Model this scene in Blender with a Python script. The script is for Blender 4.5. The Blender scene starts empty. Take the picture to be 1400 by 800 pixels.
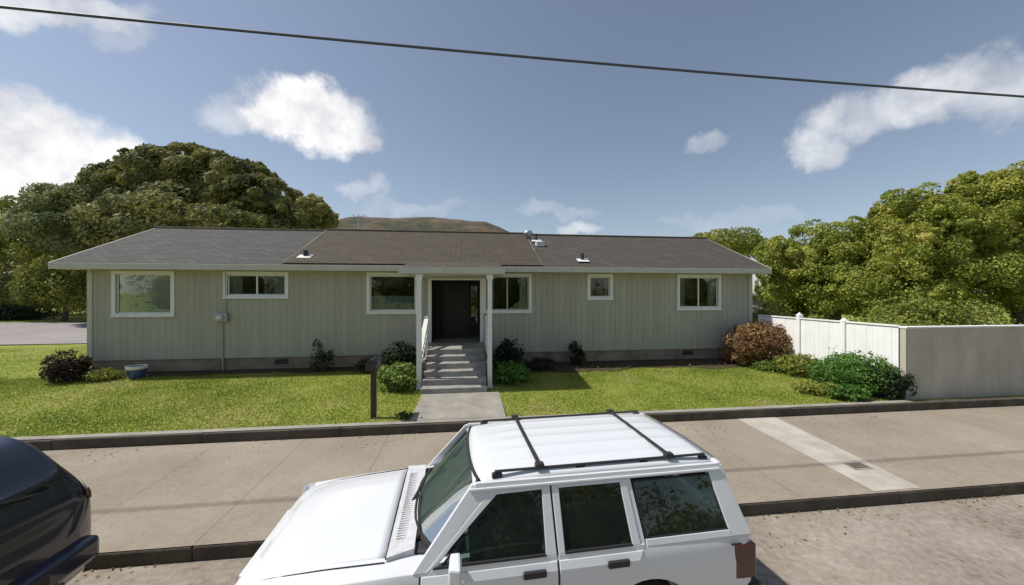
import bpy, bmesh, math, random
import numpy as np
from mathutils import Vector, Matrix, noise as mnoise
random.seed(7); rng = np.random.default_rng(7)
SC = bpy.context.scene
COL = SC.collection
R = math.radians

# ---------------------------------------------------------------- camera
YAW = R(7.0); CS, SN = math.cos(YAW), math.sin(YAW)
CH = 2.95; CV = 4.41; F = 500.0
cam = bpy.data.cameras.new('camera'); camo = bpy.data.objects.new('camera', cam); COL.objects.link(camo)
cam.sensor_width = 36; cam.lens = 36 * F / 1400; cam.clip_end = 3000; cam.clip_start = 0.05
camo.location = (0, -CV, CH); camo.rotation_euler = (R(90), 0, -YAW)
SC.camera = camo
SC.view_settings.view_transform = 'Standard'; SC.view_settings.look = 'None'
SC.view_settings.exposure = 0.18; SC.view_settings.gamma = 1.0

def W(px, py, d):                      # survey helper: a sight line and a distance -> point
    x = (px - 700) / F * d; z = CH - (py - 400) / F * d
    return Vector((x * CS + d * SN, d * CS - x * SN - CV, z))
def atY(px, py, Y):                    # where a sight line meets the vertical plane Y
    r = (px - 700) / F
    return W(px, py, (Y + CV) / (CS - r * SN))
def atZ(px, py, z):
    return W(px, py, (CH - z) * F / (py - 400))
def direc(px, py):
    v = W(px, py, 1.0) - Vector((0, -CV, CH)); return v.normalized()

# ---------------------------------------------------------------- sky and sun
SUN = Vector((-0.72, 0.10, 1.0)).normalized()
elev = math.asin(SUN.z); azim = math.atan2(SUN.x, SUN.y)
world = bpy.data.worlds.new('World'); SC.world = world; world.use_nodes = True
nt = world.node_tree; nt.nodes.clear(); N = nt.nodes.new; L = nt.links.new
def vm(op, a=None, b=None):
    n = N('ShaderNodeVectorMath'); n.operation = op
    for i, v in enumerate((a, b)):
        if v is None: continue
        if isinstance(v, (tuple, Vector)): n.inputs[i].default_value = tuple(v)
        elif isinstance(v, float): n.inputs[3].default_value = v
        else: L(v, n.inputs[i])
    return n
def mt(op, a, b=None, c=None):
    n = N('ShaderNodeMath'); n.operation = op
    for i, v in enumerate((a, b, c)):
        if v is None: continue
        if isinstance(v, (int, float)): n.inputs[i].default_value = v
        else: L(v, n.inputs[i])
    return n.outputs[0]
sky = N('ShaderNodeTexSky'); sky.sky_type = 'NISHITA'; sky.sun_disc = False
sky.sun_elevation = elev; sky.sun_rotation = azim; sky.altitude = 50; sky.air_density = 1.0; sky.dust_density = 0.6; sky.ozone_density = 1.2
bg = N('ShaderNodeBackground'); bg.inputs[1].default_value = 0.105
hs = N('ShaderNodeHueSaturation'); hs.inputs['Saturation'].default_value = 0.80; hs.inputs['Value'].default_value = 1.0
L(sky.outputs[0], hs.inputs['Color'])
gm = N('ShaderNodeGamma'); gm.inputs[1].default_value = 0.95
L(hs.outputs[0], gm.inputs[0])
L(gm.outputs[0], bg.inputs[0])
tc = N('ShaderNodeTexCoord'); dirn = vm('NORMALIZE', tc.outputs['Generated']).outputs[0]
nz = N('ShaderNodeTexNoise'); nz.inputs['Scale'].default_value = 7.0; nz.inputs['Detail'].default_value = 7; nz.inputs['Roughness'].default_value = 0.6
L(dirn, nz.inputs['Vector'])
nz2 = N('ShaderNodeTexNoise'); nz2.inputs['Scale'].default_value = 26.0; nz2.inputs['Detail'].default_value = 5
L(dirn, nz2.inputs['Vector'])
d0 = vm('SUBTRACT', nz.outputs['Color'], (0.5, 0.5, 0.5)).outputs[0]
sc_ = N('ShaderNodeVectorMath'); sc_.operation = 'SCALE'; L(d0, sc_.inputs[0]); sc_.inputs[3].default_value = 0.16
wd = vm('ADD', dirn, sc_.outputs[0]).outputs[0]
CL = [(20, 212, 235, 84, 2.2, -14), (-60, 190, 150, 90, 1.0, 0), (150, 215, 110, 42, .9, -16), (60, 8, 150, 28, .8, -8), (150, 40, 60, 26, .30, 0),
      (418, 150, 98, 44, 1.6, -8), (462, 188, 58, 32, 1.3, 0), (325, 142, 62, 28, .6, 0), (1290, 118, 170, 42, .72, 8), (1160, 150, 90, 40, .6, 20), (1112, 200, 50, 32, .62, 10),
      (1385, 125, 90, 52, .6, 0), (965, 198, 30, 18, .34, 30), (492, 264, 42, 15, .42, 0), (790, 314, 36, 12, .5, 0), (765, 290, 60, 12, .22, 0), (1000, 305, 120, 14, .2, 0),
      (560, 285, 90, 14, .2, 0), (-500, 100, 300, 80, .8, 0), (1900, 50, 400, 100, .6, 0)]
total = None
for (px, py, a, b, op, ang) in CL:
    c = direc(px, py); ca, sa = math.cos(R(ang)), math.sin(R(ang))
    dx = direc(px + a * ca, py + a * -sa) - c; dy = direc(px + b * sa, py + b * ca) - c
    la, lb = dx.length, dy.length; ux = dx.normalized(); uy = (dy - ux * dy.dot(ux)).normalized()
    rel = vm('SUBTRACT', wd, c).outputs[0]
    X = mt('MULTIPLY', vm('DOT_PRODUCT', rel, ux).outputs['Value'], 1 / la)
    Y = mt('MULTIPLY', vm('DOT_PRODUCT', rel, uy).outputs['Value'], 1 / lb)
    Z = mt('MULTIPLY', vm('DOT_PRODUCT', rel, c).outputs['Value'], 1.2)
    r2 = mt('ADD', mt('ADD', mt('MULTIPLY', X, X), mt('MULTIPLY', Y, Y)), mt('MULTIPLY', Z, Z))
    mr = N('ShaderNodeMapRange'); mr.interpolation_type = 'SMOOTHSTEP'; L(r2, mr.inputs['Value'])
    mr.inputs['From Min'].default_value = 1.2; mr.inputs['From Max'].default_value = 0.12
    mr.inputs['To Min'].default_value = 0; mr.inputs['To Max'].default_value = op
    total = mr.outputs[0] if total is None else mt('MAXIMUM', total, mr.outputs[0])
# wispy break-up
br = N('ShaderNodeMapRange'); L(nz2.outputs['Fac'], br.inputs['Value']); br.inputs['From Min'].default_value = .3; br.inputs['From Max'].default_value = .62
br.inputs['To Min'].default_value = .62; br.inputs['To Max'].default_value = 1.0
cover = mt('MINIMUM', mt('MULTIPLY', mt('MULTIPLY', mt('MINIMUM', total, 1.25), br.outputs[0]), 1.0), 0.97)
cb = N('ShaderNodeBackground')
cr = N('ShaderNodeValToRGB'); L(nz.outputs['Fac'], cr.inputs[0])
cr.color_ramp.elements[0].position = .36; cr.color_ramp.elements[0].color = (.62, .63, .68, 1)
cr.color_ramp.elements[1].position = .56; cr.color_ramp.elements[1].color = (1, .995, .99, 1)
L(cr.outputs[0], cb.inputs[0]); cb.inputs[1].default_value = 0.92
mx = N('ShaderNodeMixShader'); L(cover, mx.inputs[0]); L(bg.outputs[0], mx.inputs[1]); L(cb.outputs[0], mx.inputs[2])
wo = N('ShaderNodeOutputWorld'); L(mx.outputs[0], wo.inputs[0])
sl = bpy.data.lights.new('sun', 'SUN'); sl.energy = 4.0; sl.angle = R(0.9); sl.color = (1.0, .955, .88)
so = bpy.data.objects.new('sun', sl); COL.objects.link(so); so.rotation_euler = SUN.to_track_quat('Z', 'Y').to_euler(); so.location = (0, 0, 30)

# ---------------------------------------------------------------- materials
def newmat(name):
    m = bpy.data.materials.new(name); m.use_nodes = True
    t = m.node_tree; b = t.nodes['Principled BSDF']; return m, t, b
def mat(name, col, rough=.7, var=.12, scale=3.0, bump=0.0, bscale=40.0, metal=0.0, spec=.5, coat=0.0, stretch=(1, 1, 1), col2=None, detail=6):
    """Principled with two noise layers of colour wear and a bump"""
    m, t, b = newmat(name); n = t.nodes.new; l = t.links.new
    tcn = n('ShaderNodeTexCoord'); mp = n('ShaderNodeMapping'); mp.inputs['Scale'].default_value = stretch; l(tcn.outputs['Object'], mp.inputs[0])
    n1 = n('ShaderNodeTexNoise'); n1.inputs['Scale'].default_value = scale; n1.inputs['Detail'].default_value = detail; n1.inputs['Roughness'].default_value = .62; l(mp.outputs[0], n1.inputs[0])
    rp = n('ShaderNodeValToRGB'); l(n1.outputs['Fac'], rp.inputs[0])
    c = np.array(col); c2 = np.array(col2) if col2 is not None else c * (1 + var)
    rp.color_ramp.elements[0].position = .33; rp.color_ramp.elements[0].color = (*(np.clip(c * (1 - var) if col2 is None else c, 0, 1)), 1)
    rp.color_ramp.elements[1].position = .67; rp.color_ramp.elements[1].color = (*np.clip(c2, 0, 1), 1)
    l(rp.outputs[0], b.inputs['Base Color'])
    b.inputs['Roughness'].default_value = rough; b.inputs['Metallic'].default_value = metal
    b.inputs['Specular IOR Level'].default_value = spec; b.inputs['Coat Weight'].default_value = coat
    if bump:
        n2 = n('ShaderNodeTexNoise'); n2.inputs['Scale'].default_value = bscale; n2.inputs['Detail'].default_value = 5; l(mp.outputs[0], n2.inputs[0])
        bp = n('ShaderNodeBump'); bp.inputs['Strength'].default_value = min(1, bump); bp.inputs['Distance'].default_value = .02; l(n2.outputs['Fac'], bp.inputs['Height']); l(bp.outputs[0], b.inputs['Normal'])
    return m
def leafmat(name, cols, rough=.6, trans=.28, clump=.8, rnd=.45):
    m, t, b = newmat(name); n = t.nodes.new; l = t.links.new
    g = n('ShaderNodeNewGeometry'); tcn = n('ShaderNodeTexCoord')
    n1 = n('ShaderNodeTexNoise'); n1.inputs['Scale'].default_value = clump; n1.inputs['Detail'].default_value = 3; l(tcn.outputs['Object'], n1.inputs[0])
    a = n('ShaderNodeMath'); a.operation = 'MULTIPLY_ADD'; l(g.outputs['Random Per Island'], a.inputs[0]); a.inputs[1].default_value = rnd
    s = n('ShaderNodeMapRange'); l(n1.outputs['Fac'], s.inputs['Value']); s.inputs['From Min'].default_value = .3; s.inputs['From Max'].default_value = .7; s.inputs['To Max'].default_value = 1 - rnd
    l(s.outputs[0], a.inputs[2])
    rp = n('ShaderNodeValToRGB'); l(a.outputs[0], rp.inputs[0]); els = rp.color_ramp.elements
    while len(els) < len(cols): els.new(.5)
    for i, c in enumerate(cols): els[i].position = .1 + .8 * i / (len(cols) - 1); els[i].color = (*c, 1)
    l(rp.outputs[0], b.inputs['Base Color']); b.inputs['Roughness'].default_value = rough; b.inputs['Specular IOR Level'].default_value = .25
    tr = n('ShaderNodeBsdfTranslucent'); l(rp.outputs[0], tr.inputs[0]); mxs = n('ShaderNodeMixShader'); mxs.inputs[0].default_value = trans
    l(b.outputs[0], mxs.inputs[1]); l(tr.outputs[0], mxs.inputs[2]); l(mxs.outputs[0], t.nodes['Material Output'].inputs[0])
    return m
def glassmat(name, tint=(.5, .55, .53), refl=1.0, diffuse=0.0, dcol=(.3, .4, .37)):  # last two arguments mix a flat teal diffuse tone into the glass
    m, t, b = newmat(name); n = t.nodes.new; l = t.links.new
    tr = n('ShaderNodeBsdfTransparent'); tr.inputs[0].default_value = (*tint, 1)
    gl = n('ShaderNodeBsdfGlossy'); gl.inputs['Roughness'].default_value = .02; gl.inputs[0].default_value = (refl, refl, refl, 1)
    fr = n('ShaderNodeFresnel'); fr.inputs[0].default_value = 1.55
    nn = n('ShaderNodeTexNoise'); nn.inputs['Scale'].default_value = 1.6; bp = n('ShaderNodeBump'); bp.inputs['Strength'].default_value = .12; bp.inputs['Distance'].default_value = .02
    tcn = n('ShaderNodeTexCoord'); l(tcn.outputs['Object'], nn.inputs[0]); l(nn.outputs['Fac'], bp.inputs['Height']); l(bp.outputs[0], gl.inputs['Normal'])
    ms = n('ShaderNodeMixShader'); l(fr.outputs[0], ms.inputs[0]); l(tr.outputs[0], ms.inputs[1]); l(gl.outputs[0], ms.inputs[2])
    df = n('ShaderNodeBsdfDiffuse'); df.inputs[0].default_value = (*dcol, 1); m2 = n('ShaderNodeMixShader'); m2.inputs[0].default_value = diffuse; l(ms.outputs[0], m2.inputs[1]); l(df.outputs[0], m2.inputs[2])
    l(m2.outputs[0], t.nodes['Material Output'].inputs[0]); return m

M = {}
# siding: sage paint, vertical grooves, grime
m, t, b = newmat('siding'); n = t.nodes.new; l = t.links.new
tcn = n('ShaderNodeTexCoord'); sx = n('ShaderNodeSeparateXYZ'); l(tcn.outputs['Object'], sx.inputs[0])
ad = n('ShaderNodeMath'); ad.operation = 'ADD'; l(sx.outputs[0], ad.inputs[0]); l(sx.outputs[1], ad.inputs[1])
md = n('ShaderNodeMath'); md.operation = 'FRACT'; ml = n('ShaderNodeMath'); ml.operation = 'MULTIPLY'; ml.inputs[1].default_value = 1 / .203; l(ad.outputs[0], ml.inputs[0]); l(ml.outputs[0], md.inputs[0])
gr = n('ShaderNodeMapRange'); l(md.outputs[0], gr.inputs['Value']); gr.inputs['From Min'].default_value = .0; gr.inputs['From Max'].default_value = .09; gr.interpolation_type = 'SMOOTHSTEP'
fl = n('ShaderNodeMath'); fl.operation = 'FLOOR'; l(ml.outputs[0], fl.inputs[0]); wn = n('ShaderNodeTexWhiteNoise'); wn.noise_dimensions = '1D'; l(fl.outputs[0], wn.inputs['W'])
mp = n('ShaderNodeMapping'); mp.inputs['Scale'].default_value = (2.2, 2.2, .5); l(tcn.outputs['Object'], mp.inputs[0])
n1 = n('ShaderNodeTexNoise'); n1.inputs['Scale'].default_value = 1.6; n1.inputs['Detail'].default_value = 8; n1.inputs['Roughness'].default_value = .7; l(mp.outputs[0], n1.inputs[0])
av = n('ShaderNodeMath'); av.operation = 'MULTIPLY_ADD'; l(wn.outputs[0], av.inputs[0]); av.inputs[1].default_value = .22; l(n1.outputs['Fac'], av.inputs[2])
rp = n('ShaderNodeValToRGB'); l(av.outputs[0], rp.inputs[0]); rp.color_ramp.elements[0].position = .3; rp.color_ramp.elements[0].color = (.37, .355, .285, 1)
rp.color_ramp.elements[1].position = .9; rp.color_ramp.elements[1].color = (.455, .44, .36, 1)
mg = n('ShaderNodeMixRGB'); mg.blend_type = 'MULTIPLY'; mg.inputs[0].default_value = 1; l(rp.outputs[0], mg.inputs[1])
gc = n('ShaderNodeMapRange'); l(gr.outputs[0], gc.inputs['Value']); gc.inputs['To Min'].default_value = .8; l(gc.outputs[0], mg.inputs[2]); l(mg.outputs[0], b.inputs['Base Color'])
bp = n('ShaderNodeBump'); bp.inputs['Strength'].default_value = .8; bp.inputs['Distance'].default_value = .012; l(gr.outputs[0], bp.inputs['Height']); l(bp.outputs[0], b.inputs['Normal']); b.inputs['Roughness'].default_value = .8
M['siding'] = m
# shingles
def shingle(name, c1, c2, c3):
    m, t, b = newmat(name); n = t.nodes.new; l = t.links.new
    tcn = n('ShaderNodeTexCoord'); mp = n('ShaderNodeMapping'); l(tcn.outputs['Object'], mp.inputs[0])
    bk = n('ShaderNodeTexBrick'); bk.inputs['Scale'].default_value = 1.0; bk.inputs['Brick Width'].default_value = .33; bk.inputs['Row Height'].default_value = .14; bk.inputs['Mortar Size'].default_value = .014
    bk.inputs['Color1'].default_value = (*c1, 1); bk.inputs['Color2'].default_value = (*c2, 1); bk.inputs['Mortar'].default_value = (*[x * .42 for x in c1], 1); bk.inputs['Bias'].default_value = -.1; l(mp.outputs[0], bk.inputs[0])
    n1 = n('ShaderNodeTexNoise'); n1.inputs['Scale'].default_value = .9; n1.inputs['Detail'].default_value = 8; n1.inputs['Roughness'].default_value = .72; l(mp.outputs[0], n1.inputs[0])
    mr = n('ShaderNodeMapRange'); l(n1.outputs['Fac'], mr.inputs['Value']); mr.inputs['From Min'].default_value = .42; mr.inputs['From Max'].default_value = .72
    mxr = n('ShaderNodeMixRGB'); l(mr.outputs[0], mxr.inputs[0]); l(bk.outputs[0], mxr.inputs[1]); mxr.inputs[2].default_value = (*c3, 1)
    l(mxr.outputs[0], b.inputs['Base Color']); b.inputs['Roughness'].default_value = .92
    bp = n('ShaderNodeBump'); bp.inputs['Strength'].default_value = .7; bp.inputs['Distance'].default_value = .012; l(bk.outputs['Fac'], bp.inputs['Height']); bp.invert = True; l(bp.outputs[0], b.inputs['Normal'])
    return m
M['shingle_grey'] = shingle('grey_shingle', (.074, .072, .067), (.118, .114, .106), (.062, .058, .05))
M['shingle_brown'] = shingle('brown_shingle', (.072, .055, .039), (.112, .088, .062), (.06, .052, .032))
M['shingle_right'] = shingle('weathered_shingle', (.074, .063, .055), (.112, .096, .084), (.062, .052, .038))
M['trim'] = mat('cream_trim', (.52, .51, .43), .6, .08, 4, .1)
M['white'] = mat('white_paint', (.78, .78, .74), .5, .06, 5, .08)
M['found'] = mat('foundation', (.26, .205, .155), .9, .3, 2.2, .6, 30)
M['conc'] = mat('concrete', (.30, .275, .235), .9, .2, 2.5, .35, 50)
M['stepc'] = mat('step_concrete', (.30, .285, .26), .9, .22, 4, .4, 50)
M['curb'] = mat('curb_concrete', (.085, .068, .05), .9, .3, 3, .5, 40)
M['dark'] = mat('dark_plastic', (.025, .025, .027), .55, .1, 6)
M['black'] = mat('black_rubber', (.016, .016, .017), .8, .1, 8)
M['metal'] = mat('galvanised_metal', (.42, .42, .41), .4, .1, 6, metal=.7)
M['wood'] = mat('dark_wood', (.06, .042, .03), .8, .25, 5, .3, 40, stretch=(6, 6, 1))
M['room'] = mat('room_wall', (.16, .15, .13), .9)
M['blind'] = mat('blind', (.8, .76, .74), .7, .06, 3)
M['curtain'] = mat('curtain', (.36, .38, .36), .85, .1, 3)
M['glass'] = glassmat('window_glass', (.80, .86, .84))
M['carglass'] = glassmat('car_glass', (.42, .52, .49), diffuse=.04)
M['windshield'] = glassmat('windshield_glass', (.14, .22, .20), refl=.55, diffuse=.15, dcol=(.17, .27, .24))
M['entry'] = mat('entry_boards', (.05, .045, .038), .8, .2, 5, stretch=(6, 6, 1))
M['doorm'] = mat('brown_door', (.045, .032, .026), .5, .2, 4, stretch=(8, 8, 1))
M['bark'] = mat('bark', (.10, .075, .055), .95, .3, 4, .8, 18, stretch=(4, 4, 1))
M['carwhite'] = mat('white_car_paint', (.72, .73, .745), .3, .012, 1.2, coat=.6)
M['carnavy'] = mat('navy_car_paint', (.010, .014, .034), .22, .1, 1.5, coat=1.0)
M['seat'] = mat('seat_fabric', (.14, .135, .13), .9, .1, 9)
M['chrome'] = mat('chrome', (.6, .6, .6), .15, .03, 4, metal=1)
M['red'] = mat('red_lens', (.07, .008, .008), .2, .1, 8, coat=.6)
M['amber'] = mat('amber_lens', (.5, .18, .02), .2, .1, 8, coat=.6)
M['lens'] = mat('clear_lens', (.6, .6, .6), .12, .05, 8, coat=1)
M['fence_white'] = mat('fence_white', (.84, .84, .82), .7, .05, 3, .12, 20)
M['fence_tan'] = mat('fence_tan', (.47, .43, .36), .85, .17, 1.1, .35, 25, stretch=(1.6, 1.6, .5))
M['cable'] = mat('cable', (.06, .07, .09), .6, .05)
M['cowl'] = mat('cowl', (.56, .56, .57), .6, .12, 14, .3, 60)
M['bluepot'] = mat('blue_pot', (.05, .09, .22), .35, .3, 6)

# ground: patchy grass
def groundmat(name, stops, s1, s2, bump=.6, bs=60, mixf=.5):
    m, t, b = newmat(name); n = t.nodes.new; l = t.links.new
    tcn = n('ShaderNodeTexCoord')
    a1 = n('ShaderNodeTexNoise'); a1.inputs['Scale'].default_value = s1; a1.inputs['Detail'].default_value = 5; a1.inputs['Roughness'].default_value = .65; l(tcn.outputs['Object'], a1.inputs[0])
    a2 = n('ShaderNodeTexNoise'); a2.inputs['Scale'].default_value = s2; a2.inputs['Detail'].default_value = 6; a2.inputs['Roughness'].default_value = .7; l(tcn.outputs['Object'], a2.inputs[0])
    mxn = n('ShaderNodeMath'); mxn.operation = 'MULTIPLY'; l(a1.outputs['Fac'], mxn.inputs[0]); mxn.inputs[1].default_value = 1 - mixf
    mm = n('ShaderNodeMath'); mm.operation = 'MULTIPLY_ADD'; l(a2.outputs['Fac'], mm.inputs[0]); mm.inputs[1].default_value = mixf; l(mxn.outputs[0], mm.inputs[2])
    rp = n('ShaderNodeValToRGB'); l(mm.outputs[0], rp.inputs[0]); els = rp.color_ramp.elements
    while len(els) < len(stops): els.new(.5)
    for i, (p, c) in enumerate(stops): els[i].position = p; els[i].color = (*c, 1)
    l(rp.outputs[0], b.inputs['Base Color']); b.inputs['Roughness'].default_value = .95; b.inputs['Specular IOR Level'].default_value = .2
    a3 = n('ShaderNodeTexNoise'); a3.inputs['Scale'].default_value = bs; a3.inputs['Detail'].default_value = 4; l(tcn.outputs['Object'], a3.inputs[0])
    bp = n('ShaderNodeBump'); bp.inputs['Strength'].default_value = bump; bp.inputs['Distance'].default_value = .03; l(a3.outputs['Fac'], bp.inputs['Height']); l(bp.outputs[0], b.inputs['Normal'])
    return m
M['grass'] = groundmat('grass_ground', [(.38, (.155, .20, .032)), (.48, (.225, .26, .042)), (.55, (.28, .30, .06)), (.65, (.34, .31, .11))], .9, 14)
M['soil'] = groundmat('soil', [(.35, (.035, .024, .017)), (.5, (.07, .05, .036)), (.65, (.12, .085, .06))], 4, 30, 1.0, 40)
M['street'] = groundmat('street', [(.36, (.18, .148, .115)), (.44, (.28, .238, .19)), (.53, (.345, .30, .245)), (.65, (.44, .395, .33))], .7, 11, .55, 90, .55)
M['sidewalk'] = groundmat('sidewalk', [(.34, (.24, .20, .15)), (.47, (.295, .25, .195)), (.55, (.33, .285, .225)), (.68, (.39, .34, .275))], .55, 16, .3, 90, .42)
M['asphalt'] = groundmat('side_asphalt', [(.35, (.26, .235, .23)), (.6, (.34, .31, .30))], .4, 12, .3, 60)
M['hill'] = groundmat('hill', [(.42, (.05, .06, .04)), (.48, (.085, .075, .05)), (.55, (.15, .105, .07)), (.66, (.18, .125, .085))], .02, .07, .3, .3)
M['leaf_cyp'] = leafmat('cypress_leaf', [(.05, .065, .032), (.16, .175, .065), (.31, .30, .10), (.50, .43, .16)], clump=.35)
M['leaf_grey'] = leafmat('grey_leaf', [(.10, .125, .05), (.20, .235, .09), (.36, .38, .15)], clump=.4)
M['leaf_light'] = leafmat('light_leaf', [(.10, .125, .03), (.24, .265, .055), (.42, .41, .09)], clump=.4)
M['leaf_right'] = leafmat('hedge_leaf', [(.075, .11, .022), (.20, .25, .04), (.35, .38, .06), (.48, .40, .11)], clump=.8)
M['leaf_hedge'] = leafmat('olive_leaf', [(.07, .105, .02), (.17, .215, .035), (.28, .31, .055), (.38, .34, .10)], clump=1.2)
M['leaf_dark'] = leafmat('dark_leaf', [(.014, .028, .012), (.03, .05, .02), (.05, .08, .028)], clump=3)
M['leaf_green'] = leafmat('green_leaf', [(.045, .11, .02), (.10, .21, .034), (.17, .30, .055)], clump=3)
M['leaf_bright'] = leafmat('bright_leaf', [(.10, .15, .03), (.18, .26, .05), (.28, .36, .09)], clump=4)
M['leaf_yellow'] = leafmat('yellow_leaf', [(.14, .17, .03), (.26, .29, .05), (.36, .34, .08)], clump=4)
M['leaf_red'] = leafmat('red_leaf', [(.10, .05, .03), (.25, .12, .065), (.34, .23, .10), (.22, .20, .07)], clump=3)
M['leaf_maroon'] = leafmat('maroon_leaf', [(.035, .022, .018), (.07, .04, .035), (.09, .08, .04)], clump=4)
M['blade'] = leafmat('grass_blade', [(.21, .27, .04), (.27, .33, .052), (.33, .37, .075), (.40, .37, .14)], clump=.9, trans=.3, rnd=.14)

# ---------------------------------------------------------------- builders
def tag(o, label=None, cat=None, group=None, kind=None):
    if label: o['label'] = label
    if cat: o['category'] = cat
    if group: o['group'] = group
    if kind: o['kind'] = kind
    return o
def empty(name, loc=(0, 0, 0), rz=0, label=None, cat=None, group=None):
    o = bpy.data.objects.new(name, None); COL.objects.link(o); o.location = loc; o.rotation_euler = (0, 0, rz); o.empty_display_size = .3
    return tag(o, label, cat, group)
class MB:
    def __init__(s): s.v = []; s.f = []
    def add(s, vs, fs):
        k = len(s.v); s.v += [tuple(v) for v in vs]; s.f += [tuple(i + k for i in f) for f in fs]; return s
    def box(s, x0, x1, y0, y1, z0, z1):
        return s.add([(x0, y0, z0), (x1, y0, z0), (x1, y1, z0), (x0, y1, z0), (x0, y0, z1), (x1, y0, z1), (x1, y1, z1), (x0, y1, z1)],
                     [(3, 2, 1, 0), (4, 5, 6, 7), (0, 1, 5, 4), (1, 2, 6, 5), (2, 3, 7, 6), (3, 0, 4, 7)])
    def hexa(s, b, t):     # bottom quad, top quad (ccw from above)
        return s.add(list(b) + list(t), [(3, 2, 1, 0), (4, 5, 6, 7), (0, 1, 5, 4), (1, 2, 6, 5), (2, 3, 7, 6), (3, 0, 4, 7)])
    def bar(s, p, q, w, h, up=(0, 0, 1)):
        p, q = Vector(p), Vector(q); d = (q - p).normalized(); sd = d.cross(Vector(up))
        if sd.length < 1e-4: sd = d.cross(Vector((0, 1, 0)))
        sd.normalize(); u = sd.cross(d); sd *= w / 2; u *= h / 2
        vs = [p - sd - u, p + sd - u, p + sd + u, p - sd + u, q - sd - u, q + sd - u, q + sd + u, q - sd + u]
        return s.add(vs, [(0, 1, 2, 3), (7, 6, 5, 4), (0, 4, 5, 1), (1, 5, 6, 2), (2, 6, 7, 3), (3, 7, 4, 0)])
    def tube(s, pts, r, n=8, cap=True):
        pts = [Vector(p) for p in pts]; k = len(s.v); m_ = len(pts)
        rs = r if isinstance(r, (list, tuple)) else [r] * m_
        for i, p in enumerate(pts):
            d = (pts[min(i + 1, m_ - 1)] - pts[max(i - 1, 0)]).normalized()
            a = d.cross(Vector((0, 0, 1)));
            if a.length < .05: a = d.cross(Vector((1, 0, 0)))
            a.normalize(); b_ = d.cross(a)
            for j in range(n):
                th = 2 * math.pi * j / n; s.v.append(tuple(p + (a * math.cos(th) + b_ * math.sin(th)) * rs[i]))
        for i in range(m_ - 1):
            for j in range(n):
                a0 = k + i * n + j; a1 = k + i * n + (j + 1) % n; s.f.append((a0, a1, a1 + n, a0 + n))
        if cap: s.f.append(tuple(k + j for j in reversed(range(n)))); s.f.append(tuple(k + (m_ - 1) * n + j for j in range(n)))
        return s
    def lathe(s, prof, c=(0, 0, 0), axis='Z', n=24, cap=True):
        k = len(s.v); c = Vector(c)
        for (r, h) in prof:
            for j in range(n):
                th = 2 * math.pi * j / n; a, b_ = r * math.cos(th), r * math.sin(th)
                s.v.append(tuple(c + (Vector((a, b_, h)) if axis == 'Z' else Vector((a, h, b_)))))
        for i in range(len(prof) - 1):
            for j in range(n):
                a0 = k + i * n + j; a1 = k + i * n + (j + 1) % n; s.f.append((a0, a1, a1 + n, a0 + n))
        if cap: s.f.append(tuple(k + j for j in range(n))); s.f.append(tuple(k + (len(prof) - 1) * n + j for j in range(n)))
        return s
    def grid(s, P):        # P[i][j] points
        k = len(s.v); ni, nj = len(P), len(P[0])
        for row in P: s.v += [tuple(p) for p in row]
        for i in range(ni - 1):
            for j in range(nj - 1):
                a = k + i * nj + j; s.f.append((a, a + 1, a + nj + 1, a + nj))
        return s
    def build(s, name, m, parent=None, bevel=0, smooth=False, fix=True, seg=2):
        me = bpy.data.meshes.new(name); me.from_pydata(s.v, [], s.f); me.update()
        if fix:
            bm = bmesh.new(); bm.from_mesh(me); bmesh.ops.recalc_face_normals(bm, faces=bm.faces); bm.to_mesh(me); bm.free()
        me.materials.append(m); o = bpy.data.objects.new(name, me); COL.objects.link(o)
        if parent: o.parent = parent
        if smooth: me.polygons.foreach_set('use_smooth', [True] * len(me.polygons))
        if bevel:
            b_ = o.modifiers.new('bevel', 'BEVEL'); b_.width = bevel; b_.segments = seg; b_.limit_method = 'ANGLE'; b_.angle_limit = R(40); b_.harden_normals = False
        return o
def copy_tree(o, parent=None, loc=None):
    c = o.copy(); COL.objects.link(c); c.parent = parent
    if loc is not None: c.location = loc
    for ch in [x for x in bpy.data.objects if x.parent == o]: copy_tree(ch, c)
    return c

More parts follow.
